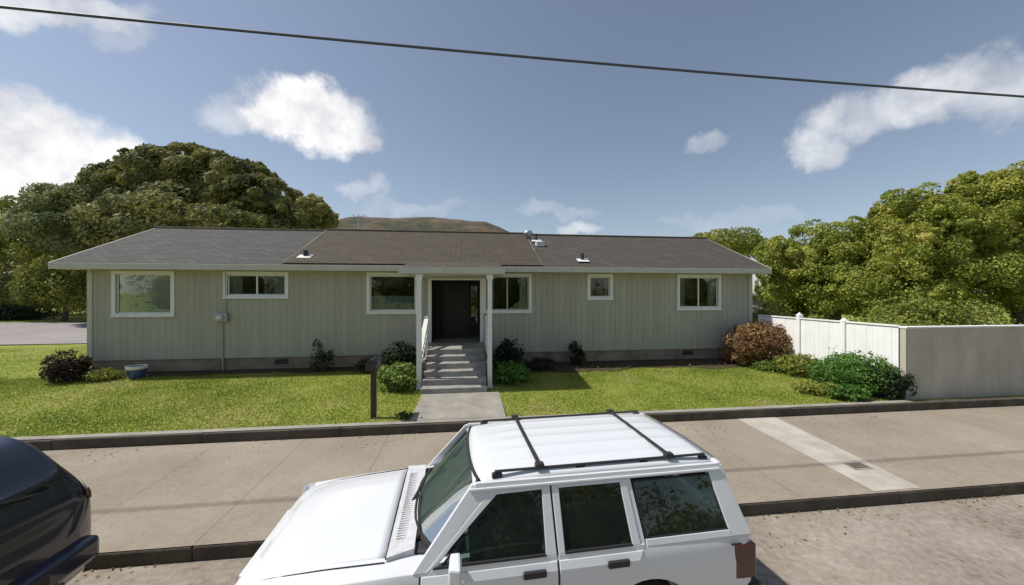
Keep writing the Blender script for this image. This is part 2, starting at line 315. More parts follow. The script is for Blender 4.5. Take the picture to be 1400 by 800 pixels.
# leaves ------------------------------------------------
def leaf_arrays(P, Nn, size, elong=1.0, jit=.7, axis=None):
    n_ = len(P); nn = Nn + rng.normal(0, jit, (n_, 3)); nn /= np.linalg.norm(nn, axis=1)[:, None] + 1e-9
    a = rng.normal(0, 1, (n_, 3)) if axis is None else np.array(axis) + rng.normal(0, .35, (n_, 3))
    a -= (a * nn).sum(1)[:, None] * nn; a /= np.linalg.norm(a, axis=1)[:, None] + 1e-9
    b_ = np.cross(nn, a); sz = size * rng.uniform(.55, 1.35, n_)[:, None]
    a = a * sz * elong; b_ = b_ * sz
    V = np.stack([P - a * .5, P - b_ * .36 + a * .05, P + a * .5, P + b_ * .36 + a * .05], 1).reshape(-1, 3)
    return V
def mesh_quads(name, V, m, parent, extra=None):
    nq = len(V) // 4; me = bpy.data.meshes.new(name); V2 = V; faces4 = np.arange(nq * 4)
    ls = np.arange(0, nq * 4, 4); lt = np.full(nq, 4); li = faces4
    if extra is not None:
        ev, ef = extra; off = len(V2); V2 = np.vstack([V2, ev]); k = ef.shape[1]
        li = np.concatenate([li, (ef + off).ravel()]); ls = np.concatenate([ls, nq * 4 + np.arange(len(ef)) * k]); lt = np.concatenate([lt, np.full(len(ef), k)])
    me.vertices.add(len(V2)); me.vertices.foreach_set('co', V2.astype(np.float32).ravel())
    me.loops.add(len(li)); me.loops.foreach_set('vertex_index', li.astype(np.int32))
    me.polygons.add(len(ls)); me.polygons.foreach_set('loop_start', ls.astype(np.int32)); me.polygons.foreach_set('loop_total', lt.astype(np.int32))
    me.update(calc_edges=True); me.validate(); me.materials.append(m)
    o = bpy.data.objects.new(name, me); COL.objects.link(o); o.parent = parent; return o
_ic = bmesh.new(); bmesh.ops.create_icosphere(_ic, subdivisions=3, radius=1); _icv = np.array([v.co[:] for v in _ic.verts]); _icf = np.array([[v.index for v in f.verts] for f in _ic.faces]); _ic.free()
def sph(n_):
    v = rng.normal(0, 1, (n_, 3)); return v / np.linalg.norm(v, axis=1)[:, None]
def crown(name, lobes, n_, size, m, parent, clump=.34, elong=1.0, axis=None, core=.58, jit=.7, low=-.55, sub=None, outl=0):
    lobes = np.array(lobes, float); ex_ = []
    if outl:
        for lb in lobes:
            for _ in range(outl):
                d_ = sph(1)[0]; d_[2] = abs(d_[2]) * .9; q_ = rng.uniform(.22, .36); ex_.append([*(lb[:3] + d_ * lb[3:6] * .92), *(lb[3:6] * q_)])
        lobes = np.vstack([lobes, ex_])
    wts = np.array([(l_[3] * l_[5] + l_[4] * l_[5] + l_[3] * l_[4]) for l_ in lobes]); wts /= wts.sum()
    Vs = []; ev = []; ef = []; off = 0
    for lb, w_ in zip(lobes, wts):
        c, r = lb[:3], lb[3:6]; k = int(n_ * w_); nc = max(6, int(14 + (sub or 26) * w_ * 3))
        cd = sph(nc * 3); cd = cd[cd[:, 2] > low][:nc]; nc = len(cd)
        cr_ = clump * rng.uniform(.6, 1.35, nc); idx = rng.integers(0, nc, k)
        sd = sph(k); sd += cd[idx] * .75; sd /= np.linalg.norm(sd, axis=1)[:, None]
        P = (cd[idx] * (1 - clump * .35) + sd * cr_[idx][:, None] * rng.uniform(.72, 1.08, k)[:, None]) * r + c
        Vs.append(leaf_arrays(P, sd, size, elong, jit, axis))
        k2 = k // 4; s2 = sph(k2); P2 = s2 * r * rng.uniform(.5, .85, k2)[:, None] + c; Vs.append(leaf_arrays(P2, s2, size, elong, jit, axis))
        if core:
            q = _icv.copy(); nsz = np.array([mnoise.noise(Vector(v * 2.3 + c)) for v in q]); q = q * (1 + .22 * nsz)[:, None] * r * core + c
            ev.append(q); ef.append(_icf + off); off += len(q)
    ex = (np.vstack(ev), np.vstack(ef)) if core else None
    return mesh_quads(name, np.vstack(Vs), m, parent, ex)
def tree(name, label, cat, base, lobes, n_, size, m, trunk_r, group=None, **kw):
    base = Vector(base); root = empty(name, base, 0, label, cat, group)
    loc = [(l_[0] - base.x, l_[1] - base.y, l_[2] - base.z, *l_[3:]) for l_ in lobes]
    crown('crown', loc, n_, size, m, root, **kw)
    mb = MB(); top = max(l_[2] for l_ in loc); cx = np.mean([l_[0] for l_ in loc]); cy = np.mean([l_[1] for l_ in loc])
    tp = Vector((cx * .4, cy * .4, top * .55)); mid = Vector((cx * .15 + trunk_r * .4, cy * .1, top * .28))
    mb.tube([(0, 0, -.2), (0, 0, .15), mid, tp], [trunk_r * 1.5, trunk_r * 1.1, trunk_r * .85, trunk_r * .5], 10)
    for l_ in loc:
        e_ = Vector(l_[:3]); s_ = mid.lerp(tp, random.uniform(.2, .9)); k_ = s_.lerp(e_, .5) + Vector((0, 0, -.1 * (e_ - s_).length))
        mb.tube([s_, k_, e_], [trunk_r * .5, trunk_r * .35, trunk_r * .12], 7)
    mb.build('trunk', M['bark'], root, smooth=True); return root
def bush(name, label, cat, loc, r, n_, size, m, group=None, lobes=None, **kw):
    root = empty(name, loc, 0, label, cat, group); rx, ry, rz = r
    lb = lobes or [(0, 0, rz * .85, rx, ry, rz * .9)] + [(random.uniform(-.45, .45) * rx, random.uniform(-.4, .4) * ry, rz * random.uniform(.55, 1.05), rx * .55, ry * .55, rz * .55) for _ in range(4)]
    kw.setdefault('low', -.85); kw.setdefault('outl', 3); kw.setdefault('core', .5); kw.setdefault('clump', .42)
    crown('foliage', lb, n_, size, m, root, **kw)
    mb = MB()
    for i in range(6):
        a = random.uniform(0, 6.28); mb.tube([(math.cos(a) * .04, math.sin(a) * .04, -.06), (math.cos(a) * rx * .25, math.sin(a) * ry * .25, rz * .5), (math.cos(a) * rx * .5, math.sin(a) * ry * .5, rz * .8)], [.018, .012, .005], 5)
    mb.build('stem', M['bark'], root); return root

# ================================================================ SETTING
def gz(Y): return float(np.interp(Y, [-1, 0.02, .06, 2.9, 2.96, 3.2, 8, 14, 40], [-.02, -.02, .06, .08, .30, .35, .52, .50, .45]))
# ground sheet to the horizon
ys = [-900, -300, -80, -20, 0.02, .06, 2.9, 2.96, 3.2] + list(np.arange(3.8, 16, .8)) + [20, 30, 60, 120, 300, 900]
xs = [-900, -300, -100, -50] + list(np.arange(-36, 37, 2.0)) + [60, 150, 400, 900]
mb = MB(); mb.grid([[(x, y, gz(y) + (.02 * mnoise.noise(Vector((x * .35, y * .5, 0))) if y > 3.2 and y < 60 else 0)) for x in xs] for y in ys])
tag(mb.build('ground', M['grass'], smooth=True), kind='structure')
def sheet(name, x0, x1, y0, y1, z, m, z1=None, nx=2, ny=2):
    z1 = z if z1 is None else z1
    b_ = MB(); b_.grid([[(x0 + (x1 - x0) * i / (nx - 1), y0 + (y1 - y0) * j / (ny - 1), z + (z1 - z) * j / (ny - 1)) for i in range(nx)] for j in range(ny)])
    return tag(b_.build(name, m), kind='structure')
sheet('street', -300, 300, -9.6, 0, 0.0, M['street'])
# sidewalk slabs in one sheet, joints as real narrow gaps
mb = MB(); x = -60.0
SZ0, SZ1 = .165, .20
while x < 60:
    w = 1.5
    for (a, b_) in ((.012, 2.89),):
        mb.add([(x + .0025, a, SZ0), (x + w - .0025, a, SZ0), (x + w - .0025, b_, SZ1), (x + .0025, b_, SZ1)], [(0, 1, 2, 3)])
    x += w
mb.box(-60, 60, .16, 2.9, .03, .155)
tag(mb.build('sidewalk', M['sidewalk']), kind='structure')
# street kerb
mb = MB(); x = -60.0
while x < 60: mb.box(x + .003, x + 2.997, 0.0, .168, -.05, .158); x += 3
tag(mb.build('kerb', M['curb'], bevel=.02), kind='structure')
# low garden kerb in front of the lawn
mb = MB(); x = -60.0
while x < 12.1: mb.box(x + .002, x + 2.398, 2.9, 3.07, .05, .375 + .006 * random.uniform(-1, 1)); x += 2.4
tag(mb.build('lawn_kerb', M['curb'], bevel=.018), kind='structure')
# pale strip across the sidewalk
q = [atZ(1008, 573, .2), atZ(1060, 572, .2), atZ(1238, 657, .17), atZ(1178, 661, .17)]
mpale = mat('pale_concrete', (.36, .32, .26), .9, .3, 2.2, .3, 60, col2=(.52, .475, .41))
x0, x1 = q[0].x, q[1].x + .06
mb = MB(); mb.grid([[(q[3].x - .05, .05, SZ0 + .005), (q[2].x - .02, .05, SZ0 + .005)], [(q[0].x, 2.88, SZ1 + .005), (q[1].x + .05, 2.88, SZ1 + .005)]])
tag(mb.build('concrete_strip', mpale), kind='structure')
sheet('lawn_edging', -60, 10.4, 2.95, 3.10, .384, M['conc'], .386)
# path to the steps
sheet('path', -1.12, .80, 3.10, 4.85, .390, M['conc'], .43)
# soil along the house
def strip(name, x0, x1, y0f, y1, m, up=.02):
    n_ = int((x1 - x0) / .25) + 2; P0 = []; P1 = []
    for i in range(n_):
        x = x0 + (x1 - x0) * i / (n_ - 1); y0 = y0f(x) ; P0.append((x, y0, gz(y0) + .018)); P1.append((x, y1, gz(y1) + up))
    b_ = MB(); b_.grid([P0, P1]); return tag(b_.build(name, m), kind='structure')
strip('soil_bed', .95, 10.2, lambda x: 6.75 + .18 * math.sin(x * 1.3) + .1 * math.sin(x * 3.7), 7.9, M['soil'], .05)
strip('soil_bed', -11.3, -1.3, lambda x: 7.45 + .08 * math.sin(x * 1.7) + .05 * math.sin(x * 4.1), 7.9, M['soil'], .05)
# side road left of the house
mb = MB(); mb.grid([[(-120, 15.2, .535), (-60, 14.6, .535), (-8, 14.3 + 1.2, .535)], [(-120, 33, .535), (-60, 31, .535), (-8, 28, .535)]])
tag(mb.build('side_road', M['asphalt']), kind='structure')
# distant hill
P = []
for i in range(41):
    u = -330 + 560 * i / 40; row = []
    for j in range(21):
        v = 260 + 320 * j / 20
        c = W(568, 400, 420); dx = (u - c.x) / 200.0; dy = (v - 420) / 130.0
        h = 93 * math.exp(-(dx * dx) ** 1.35 - dy * dy) + 5 * mnoise.noise(Vector((u * .02, v * .02, 3))) + 2.0 * mnoise.noise(Vector((u * .09, v * .09, 1))) - 6
        row.append((u, v, h))
    P.append(row)
mb = MB(); mb.grid(P); tag(mb.build('hill', M['hill'], smooth=True), kind='structure')

# grass blades
def blades(x0, x1, y0, y1, n_, excl):
    X_ = rng.uniform(x0, x1, n_); Y_ = rng.uniform(y0, y1, n_); k = np.ones(n_, bool)
    for (a, b_, c, d) in excl: k &= ~((X_ > a) & (X_ < b_) & (Y_ > c) & (Y_ < d))
    X_, Y_ = X_[k], Y_[k]; Zg = np.array([gz(y) for y in Y_]); n_ = len(X_)
    h = rng.uniform(.018, .05, n_); a = rng.uniform(0, 6.28, n_); wd_ = rng.uniform(.006, .012, n_)
    dx, dy = np.cos(a), np.sin(a); lx, ly = rng.normal(0, .02, n_), rng.normal(0, .02, n_)
    B = np.stack([X_, Y_, Zg - .008], 1); s_ = np.stack([dx * wd_, dy * wd_, 0 * dx], 1); tp = np.stack([lx, ly, h], 1)
    V = np.stack([B - s_, B + s_, B + tp + s_ * .35, B + tp - s_ * .35], 1).reshape(-1, 3); return V
V = np.vstack([blades(-15, 10.3, 3.08, 7.6, 150000, [(-1.15, .83, 3, 8), (.9, 10.4, 6.95, 9)]), blades(-26, -11.3, 3.08, 14, 45000, [])])
tag(mesh_quads('lawn_grass', V, M['blade'], None), 'short yellow green lawn grass in front of the house', 'grass', kind='stuff')

# ================================================================ HOUSE
HY = 7.85; HB = 13.85; XL = -11.1; XR = 10.35; WT = 3.66
house = empty('house', (0, HY, .5), 0, 'long single storey sage green house with brown shingle roof and front steps', 'house')
def hp(o): o.location = (-house.location.x, -house.location.y, -house.location.z); return o
def hb(b_, name, m, par=None, **k):
    par = par or house
    o = b_.build(name, m, par, **k)
    if par is house: hp(o)
    return o
FL = 1.3
# windows surveyed on the wall plane: (px0, px1, py0, py1) outer trim
WIN = [(152, 238, 368, 433, 'blind'), (305, 394, 370, 408, 'plain'), (501, 572, 371, 429, 'curtain'), (660, 727, 374, 428, 'dark'), (803, 838, 374, 410, 'plain'), (926, 986, 373, 424, 'plain')]
wr = []
for (a, b_, c, d, k) in WIN:
    pl, pr = atY(a, c, HY - .03), atY(b_, d, HY - .03); zb = (atY(a, d, HY - .03).z + pr.z) / 2; zt = min(3.60, (pl.z + atY(b_, c, HY - .03).z) / 2)
    wr.append((pl.x, pr.x, zb, zt, k))
EX0, EX1 = -1.18, .45
op = sorted([(w_[0] + .09, w_[1] - .09, w_[2] + .09, w_[3] - .09) for w_ in wr] + [(EX0, EX1, FL, 3.36)])
def wall_open(x0, x1, z0, z1, y0, y1, ops):
    b_ = MB(); x = x0
    for (a, c, d, e) in sorted(ops):
        b_.box(x, a, y0, y1, z0, z1); b_.box(a, c, y0, y1, z0, d) if d > z0 else None; b_.box(a, c, y0, y1, e, z1); x = c
    b_.box(x, x1, y0, y1, z0, z1); return b_
hb(wall_open(XL, XR, .95, WT, HY, HY + .14, op), 'wall', M['siding'])
hb(MB().box(XL, XR, HB - .14, HB, .95, WT), 'wall', M['siding'])
for xa in (XL, XR - .14):
    b_ = MB(); b_.box(xa, xa + .14, HY + .141, HB - .141, .95, WT)
    b_.add([(xa, HY, WT), (xa, HB, WT), (xa, 10.85, 5.13), (xa + .14, HY, WT), (xa + .14, HB, WT), (xa + .14, 10.85, 5.13)], [(0, 1, 2), (3, 5, 4), (0, 2, 5, 3), (1, 4, 5, 2), (0, 3, 4, 1)])
    hb(b_, 'wall', M['siding'])
hb(MB().box(XL + .04, EX0 - .12, HY + .03, HY + .2, .3, .95).box(EX1 + .12, XR - .04, HY + .03, HY + .2, .3, .95).box(XL + .04, XR - .04, HB - .2, HB - .03, .3, .95).box(XL + .04, XL + .2, HY + .21, HB - .21, .3, .95).box(XR - .2, XR - .04, HY + .21, HB - .21, .3, .95), 'foundation', M['found'])
for px in (385, 640 + 300):
    p_ = atY(px, 491, HY + .03); hb(MB().box(p_.x - .2, p_.x + .2, HY + .02, HY + .05, .70, .86), 'foundation_vent', M['dark'])
hb(MB().box(XL + .15, XR - .15, HY + 2.2, HY + 2.26, .95, WT).box(XL + .15, XR - .15, HY + .2, HB - .2, .9, FL - .02) if False else MB().box(XL + .15, XR - .15, HY + 3.0, HY + 3.06, .95, WT), 'interior_wall', M['room'])
hb(MB().box(XL + .15, XR - .15, HY + 1.5, HB - .15, FL - .1, FL - .01), 'floor', M['room'])
hb(MB().box(XL + .02, XR - .02, HY + .16, HB - .16, WT - .02, WT + .03), 'ceiling', M['room'])
# skirt board
hb(MB().box(XL - .012, EX0 - .1, HY - .02, HY - .001, .93, 1.02).box(EX1 + .1, XR + .012, HY - .02, HY - .001, .93, 1.02), 'skirt_board', M['siding'])
for xa in (XL, XR):
    s_ = -1 if xa == XL else 1
    x0, x1 = (xa - .03, xa + .10) if s_ < 0 else (xa - .10, xa + .03)
    hb(MB().box(x0, x1, HY - .03, HY - .002, .93, WT), 'corner_board', M['trim'])
# windows
for (x0, x1, z0, z1, k) in wr:
    w_ = bpy.data.objects.new('window', None)
    fr = MB(); t_ = .10
    fr.box(x0, x1, HY - .035, HY - .003, z0, z0 + t_).box(x0, x1, HY - .035, HY - .003, z1 - t_, z1).box(x0, x0 + t_, HY - .034, HY - .003, z0 + t_, z1 - t_).box(x1 - t_, x1, HY - .034, HY - .003, z0 + t_, z1 - t_)
    fr.box(x0 - .02, x1 + .02, HY - .06, HY - .037, z0 - .01, z0 + .035)
    f_ = hb(fr, 'window', M['white'])
    def sub(b_, name, m_, **kk):
        o = b_.build(name, m_, f_, **kk); return o
    i0, i1, j0, j1 = x0 + t_, x1 - t_, z0 + t_, z1 - t_
    s_ = .035
    sa = MB().box(i0, i1, HY + .03, HY + .06, j0, j0 + s_).box(i0, i1, HY + .03, HY + .06, j1 - s_, j1).box(i0, i0 + s_, HY + .031, HY + .059, j0 + s_, j1 - s_).box(i1 - s_, i1, HY + .031, HY + .059, j0 + s_, j1 - s_)
    if i1 - i0 > 1.0 and k in ('plain', 'dark'):
        xm = (i0 + i1) / 2; sa.box(xm - .022, xm + .022, HY + .024, HY + .056, j0 + s_, j1 - s_)
    sub(sa, 'sash', M['white'] if k != 'dark' else M['metal'])
    sub(MB().box(i0 + .03, i1 - .03, HY + .042, HY + .046, j0 + .03, j1 - .03), 'pane', M['glass'])
    if k == 'blind':
        bl = MB(); z = j1 - .04
        while z > j0 + .02: bl.hexa([(i0 + .02, HY + .085, z - .022), (i1 - .02, HY + .085, z - .022), (i1 - .02, HY + .088, z - .022), (i0 + .02, HY + .088, z - .022)], [(i0 + .02, HY + .10, z + .02), (i1 - .02, HY + .10, z + .02), (i1 - .02, HY + .103, z + .02), (i0 + .02, HY + .103, z + .02)]); z -= .05
        sub(bl, 'blind', M['blind'])
    else:
        P = []; zz = (j0 + .02, j0 + (j1 - j0) * (.42 if k in ('curtain', 'dark') else 1.0)) if k != 'plain' else (j0, j1)
        if k == 'curtain':
            for zc in zz: P.append([(i0 + (i1 - i0) * q_ / 60, HY + .16 + .025 * math.sin(q_ * .9), zc) for q_ in range(61)])
            sub(MB().grid(P), 'curtain', M['curtain'], smooth=True)
        else:
            for (a_, c_) in ((i0, i0 + (i1 - i0) * .2), (i1 - (i1 - i0) * .2, i1)):
                P = [[(a_ + (c_ - a_) * q_ / 24, HY + .16 + .025 * math.sin(q_ * .9), zc) for q_ in range(25)] for zc in (j0, j1)]
                sub(MB().grid(P), 'curtain', M['curtain'], smooth=True)
# roof
E0, EZ, RY, RZ = 7.35, 3.80, 10.85, 5.38; RX0, RX1 = -11.6, 10.68; MX0, MX1 = -5.5, 2.45
def roof_part(x0, x1, up, m_):
    sl_ = (RZ - EZ) / (RY - E0); out = []
    for sgn in (1, -1):
        def Y(y): return y if sgn > 0 else 2 * RY - y
        b_ = MB(); yy = [E0 - (.02 if up else 0), RY]; zz = [EZ + up - (.01 if up else 0), RZ + up]
        lo = [(x0, Y(yy[0]), zz[0] - .10), (x1, Y(yy[0]), zz[0] - .10), (x1, Y(yy[1]), zz[1] - .10), (x0, Y(yy[1]), zz[1] - .10)]
        hi = [(p_[0], p_[1], p_[2] + .10) for p_ in lo]
        b_.hexa(lo, hi); o = hb(b_, 'roof', m_); out.append(o)
    return out
# the shingle texture runs in the plane of each slope: give each slope its own rotated frame
def roof_plane(x0, x1, up, m_, name='roof', ya=E0, za=EZ, yb=RY, zb=RZ, th=.10):
    ln = math.hypot(yb - ya, zb - za); ang = math.atan2(zb - za, yb - ya) if yb > ya else None
    b_ = MB().box(0, x1 - x0, 0, ln, -th, 0)
    o = b_.build(name, m_, house)
    o.location = (x0 - house.location.x, ya - house.location.y, za + up - house.location.z)
    if yb > ya: o.rotation_euler = (math.atan2(zb - za, yb - ya), 0, 0)
    else:
        o.rotation_euler = (math.atan2(zb - za, ya - yb), 0, math.pi); o.location.x += (x1 - x0)
    return o
for (a, c, up, m_) in ((RX0, MX0, 0, M['shingle_grey']), (MX0, MX1, .045, M['shingle_brown']), (MX1, RX1, 0, M['shingle_right'])):
    roof_plane(a, c, up, m_); roof_plane(a, c, up, m_, ya=2 * RY - E0, za=EZ, yb=RY + .001, zb=RZ)
b_ = MB()
for (a, c, up) in ((RX0, MX0, 0), (MX0, MX1, .045), (MX1, RX1, 0)): b_.tube([(a, RY, RZ + up - .015), (c, RY, RZ + up - .015)], .075, 8)
hb(b_, 'ridge_cap', M['shingle_brown'])
for xa in (MX0, MX1): hb(MB().bar((xa, E0 + .05, EZ + .04), (xa, RY, RZ + .04), .05, .035), 'roof_flashing', mat('flashing', (.17, .155, .13), .8, .3, 3))
# porch roof
PX0, PX1, PY = -1.72, .98, 5.2
roof_plane(PX0, PX1, 0, M['shingle_brown'], 'porch_roof', PY, 3.60, E0 + .35, 3.60 + .145 * (E0 + .35 - PY), .06)
b_ = MB().box(PX0 - .01, PX1 + .01, PY - .03, PY, 3.44, 3.61); hb(b_, 'porch_fascia', M['trim'])
for xa in (PX0 - .01, PX1 - .02):
    b_ = MB(); b_.hexa([(xa, PY, 3.44), (xa + .03, PY, 3.44), (xa + .03, E0 - .07, 3.66), (xa, E0 - .07, 3.66)], [(xa, PY, 3.6), (xa + .03, PY, 3.6), (xa + .03, E0 - .07, 3.82), (xa, E0 - .07, 3.82)])
    hb(b_, 'porch_fascia', M['trim'])
hb(MB().box(PX0 + .03, PX1 - .03, PY + .02, HY + .0, 3.425, 3.44), 'porch_ceiling', M['trim'])
# fascia, gutter, rake, soffit
hb(MB().box(RX0, PX0 - .02, E0 - .055, E0 - .025, EZ - .185, EZ - .012).box(PX1 + .02, RX1, E0 - .055, E0 - .025, EZ - .185, EZ - .012), 'fascia', M['trim'], bevel=.008)
hb(MB().box(RX0, RX1, 2 * RY - E0 + .005, 2 * RY - E0 + .03, EZ - .2, EZ - .02), 'fascia', M['trim'])
for xa in (RX0 - .03, RX1):
    b_ = MB()
    for (ya, yb) in ((E0 - .03, RY), (2 * RY - E0 + .03, RY)):
        lo = [(xa, ya, EZ - .2), (xa + .03, ya, EZ - .2), (xa + .03, yb, RZ - .2), (xa, yb, RZ - .2)]; b_.hexa(lo, [(p_[0], p_[1], p_[2] + .195) for p_ in lo])
    hb(b_, 'rake_board', M['trim'])
hb(MB().box(RX0, PX0, E0 - .02, HY - .002, EZ - .18, EZ - .165).box(PX1, RX1, E0 - .02, HY - .002, EZ - .18, EZ - .165), 'soffit', M['trim'])
b_ = MB()
for xa in (XL + 1.2, -7.2, 4.2, XR - .12): pass
# entry recess: side walls, floor, back wall with door
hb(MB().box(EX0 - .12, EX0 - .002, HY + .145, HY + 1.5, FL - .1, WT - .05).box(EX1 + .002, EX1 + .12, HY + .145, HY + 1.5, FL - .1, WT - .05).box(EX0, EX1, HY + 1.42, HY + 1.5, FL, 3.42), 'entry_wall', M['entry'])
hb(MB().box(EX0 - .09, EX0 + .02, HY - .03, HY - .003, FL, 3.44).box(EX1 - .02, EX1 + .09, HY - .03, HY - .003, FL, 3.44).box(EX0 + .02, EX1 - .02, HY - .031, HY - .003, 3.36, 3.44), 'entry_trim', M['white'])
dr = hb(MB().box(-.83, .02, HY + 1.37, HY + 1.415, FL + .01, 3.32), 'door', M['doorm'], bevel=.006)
for (a_, c_, d_, e_) in ((-.74, -.45, FL + .2, FL + .85), (-.36, -.07, FL + .2, FL + .85), (-.74, -.45, FL + 1.0, FL + 1.8), (-.36, -.07, FL + 1.0, FL + 1.8)):
    MB().box(a_, c_, HY + 1.355, HY + 1.369, d_, e_).build('door_panel', M['doorm'], dr, bevel=.006)
MB().lathe([(.015, 0), (.03, -.02), (.032, -.05), (.01, -.065)], (-.06, HY + 1.365, FL + 1.0), 'Y', 14).build('handle', M['chrome'], dr, smooth=True)
hb(MB().box(-.90, -.832, HY + 1.36, HY + 1.419, FL, 3.36).box(.022, .09, HY + 1.36, HY + 1.419, FL, 3.36), 'door_frame', M['doorm'])
sw = hb(MB().box(.12, .15, HY + 1.36, HY + 1.419, FL + .5, 3.2).box(.38, .41, HY + 1.36, HY + 1.419, FL + .5, 3.2).box(.15, .38, HY + 1.36, HY + 1.419, FL + .47, FL + .5).box(.15, .38, HY + 1.36, HY + 1.419, 3.2, 3.23), 'sidelight', M['doorm'])
MB().box(.15, .38, HY + 1.39, HY + 1.40, FL + .5, 3.2).build('pane', M['glass'], sw)
# steps
SX0, SX1, SY0 = -1.14, .50, 4.86; NS = 6; RI = (FL - .41) / NS; TR = .30
b_ = MB()
for i in range(NS):
    b_.box(SX0, SX1, SY0 + i * TR, SY0 + (i + 1) * TR + (.0 if i < NS - 1 else HY + 1.42 - SY0 - NS * TR), .3, .41 + (i + 1) * RI) if i == NS - 1 else b_.box(SX0, SX1, SY0 + i * TR, SY0 + (i + 1) * TR - .0015, .3, .41 + (i + 1) * RI)
hb(b_, 'steps', M['stepc'], bevel=.012)
for (a_, c_) in ((SX0 - .11, SX0 - .003), (SX1 + .003, SX1 + .11)): hb(MB().box(a_, c_, SY0 + .9, HY - .04, .3, FL - .25), 'cheek_wall', M['found'], bevel=.01)
# posts and rails
for xa in (-1.24, .60):
    p0 = 5.36
    hb(MB().box(xa - .06, xa + .06, p0 - .06, p0 + .06, .36, 3.43).box(xa - .08, xa + .08, p0 - .08, p0 + .08, .36, .46).box(xa - .085, xa + .085, p0 - .085, p0 + .085, 3.30, 3.425), 'porch_post', M['white'], bevel=.006)
    r_ = MB(); r_.bar((xa, p0 + .06, 1.34), (xa, 7.05, 2.12), .13, .055).bar((xa, p0 + .06, .86), (xa, 7.05, 1.66), .05, .08)
    r_.box(xa - .05, xa + .05, 7.05, 7.15, FL - .3, 2.22)
    hb(r_, 'handrail', M['white'], bevel=.006)
    for kx in range(7):
        yb = p0 + .26 + kx * .22; zt = 1.34 + (yb - p0) * .46; hb(MB().box(xa - .018, xa + .018, yb, yb + .036, zt - .46, zt - .02), 'baluster', M['white'])
# roof vents and pipes
def pipe(px, py, r, h, flash=True):
    # find where the sight line meets the front roof slope
    best = None
    for i in range(400):
        Y_ = E0 + (RY - E0) * i / 399; p_ = atY(px, py, Y_); zr = EZ + (Y_ - E0) * (RZ - EZ) / (RY - E0)
        if best is None or abs(p_.z - zr) < best[0]: best = (abs(p_.z - zr), p_.x, Y_, zr)
    _, x, y, z = best
    o = hb(MB().lathe([(r, -.15), (r, h), (r * .7, h), (r * .7, h - .02)], (x, y, z), 'Z', 12), 'vent_pipe', M['dark'], smooth=False)
    if flash:
        f_ = MB(); sl_ = (RZ - EZ) / (RY - E0); w_ = .2
        lo = [(x - w_, y - w_, z - sl_ * w_ + .05), (x + w_, y - w_, z - sl_ * w_ + .05), (x + w_, y + w_ * .3, z + sl_ * w_ * .3 + .05), (x - w_, y + w_ * .3, z + sl_ * w_ * .3 + .05)]
        f_.hexa(lo, [(p_[0], p_[1], p_[2] + .012) for p_ in lo]); f_.build('flashing', M['white'], o); 
    return o
pipe(418, 352, .07, .22); pipe(796, 357, .06, .26); pipe(733, 330, .045, .3)
# turbine vent near the ridge
def on_roof(px, py):
    for i in range(800):
        Y_ = E0 + (RY - E0) * i / 799; p_ = atY(px, py, Y_); zr = EZ + (Y_ - E0) * (RZ - EZ) / (RY - E0)
        if zr > p_.z: return Vector((p_.x, Y_, zr))
    return Vector((atY(px, py, RY).x, RY, RZ))
v_ = on_roof(722, 328); hb(MB().lathe([(.09, -.1), (.09, .16), (.17, .2), (.19, .28), (.14, .36), (.03, .39)], v_, 'Z', 16), 'roof_vent', M['metal'], smooth=True)
v_ = on_roof(738, 336); hb(MB().box(v_.x - .16, v_.x + .16, v_.y - .16, v_.y + .16, v_.z - .05, v_.z + .15), 'roof_vent', M['cowl'], bevel=.02)
# antenna at the far side of the ridge
ax = atY(490, 300, RY + .3); ab = MB().tube([(ax.x, RY + .3, RZ - .3), (ax.x, RY + .3, RZ + .75)], .022, 6).bar((ax.x - .35, RY + .3, RZ + .62), (ax.x + .35, RY + .3, RZ + .7), .02, .02).bar((ax.x - .2, RY + .12, RZ + .7), (ax.x - .2, RY + .5, RZ + .7), .015, .015).bar((ax.x + .2, RY + .1, RZ + .72), (ax.x + .2, RY + .5, RZ + .72), .015, .015)
hb(ab, 'antenna', M['metal'])
# meter box with conduit
p_ = atY(303, 434, HY - .05); mbx = hb(MB().box(p_.x - .19, p_.x + .19, HY - .13, HY - .002, p_.z - .13, p_.z + .13), 'meter_box', M['metal'], bevel=.015)
MB().lathe([(.085, 0), (.085, -.09), (.05, -.11)], (p_.x + .02, HY - .13, p_.z), 'Y', 16).build('meter', M['lens'], mbx, smooth=True)
hb(MB().tube([(p_.x + .02, HY - .03, .55), (p_.x + .02, HY - .03, p_.z - .12)], .02, 8).tube([(p_.x + .10, HY - .03, p_.z + .12), (p_.x + .10, HY - .03, WT - .03)], .02, 8), 'conduit', M['siding'])
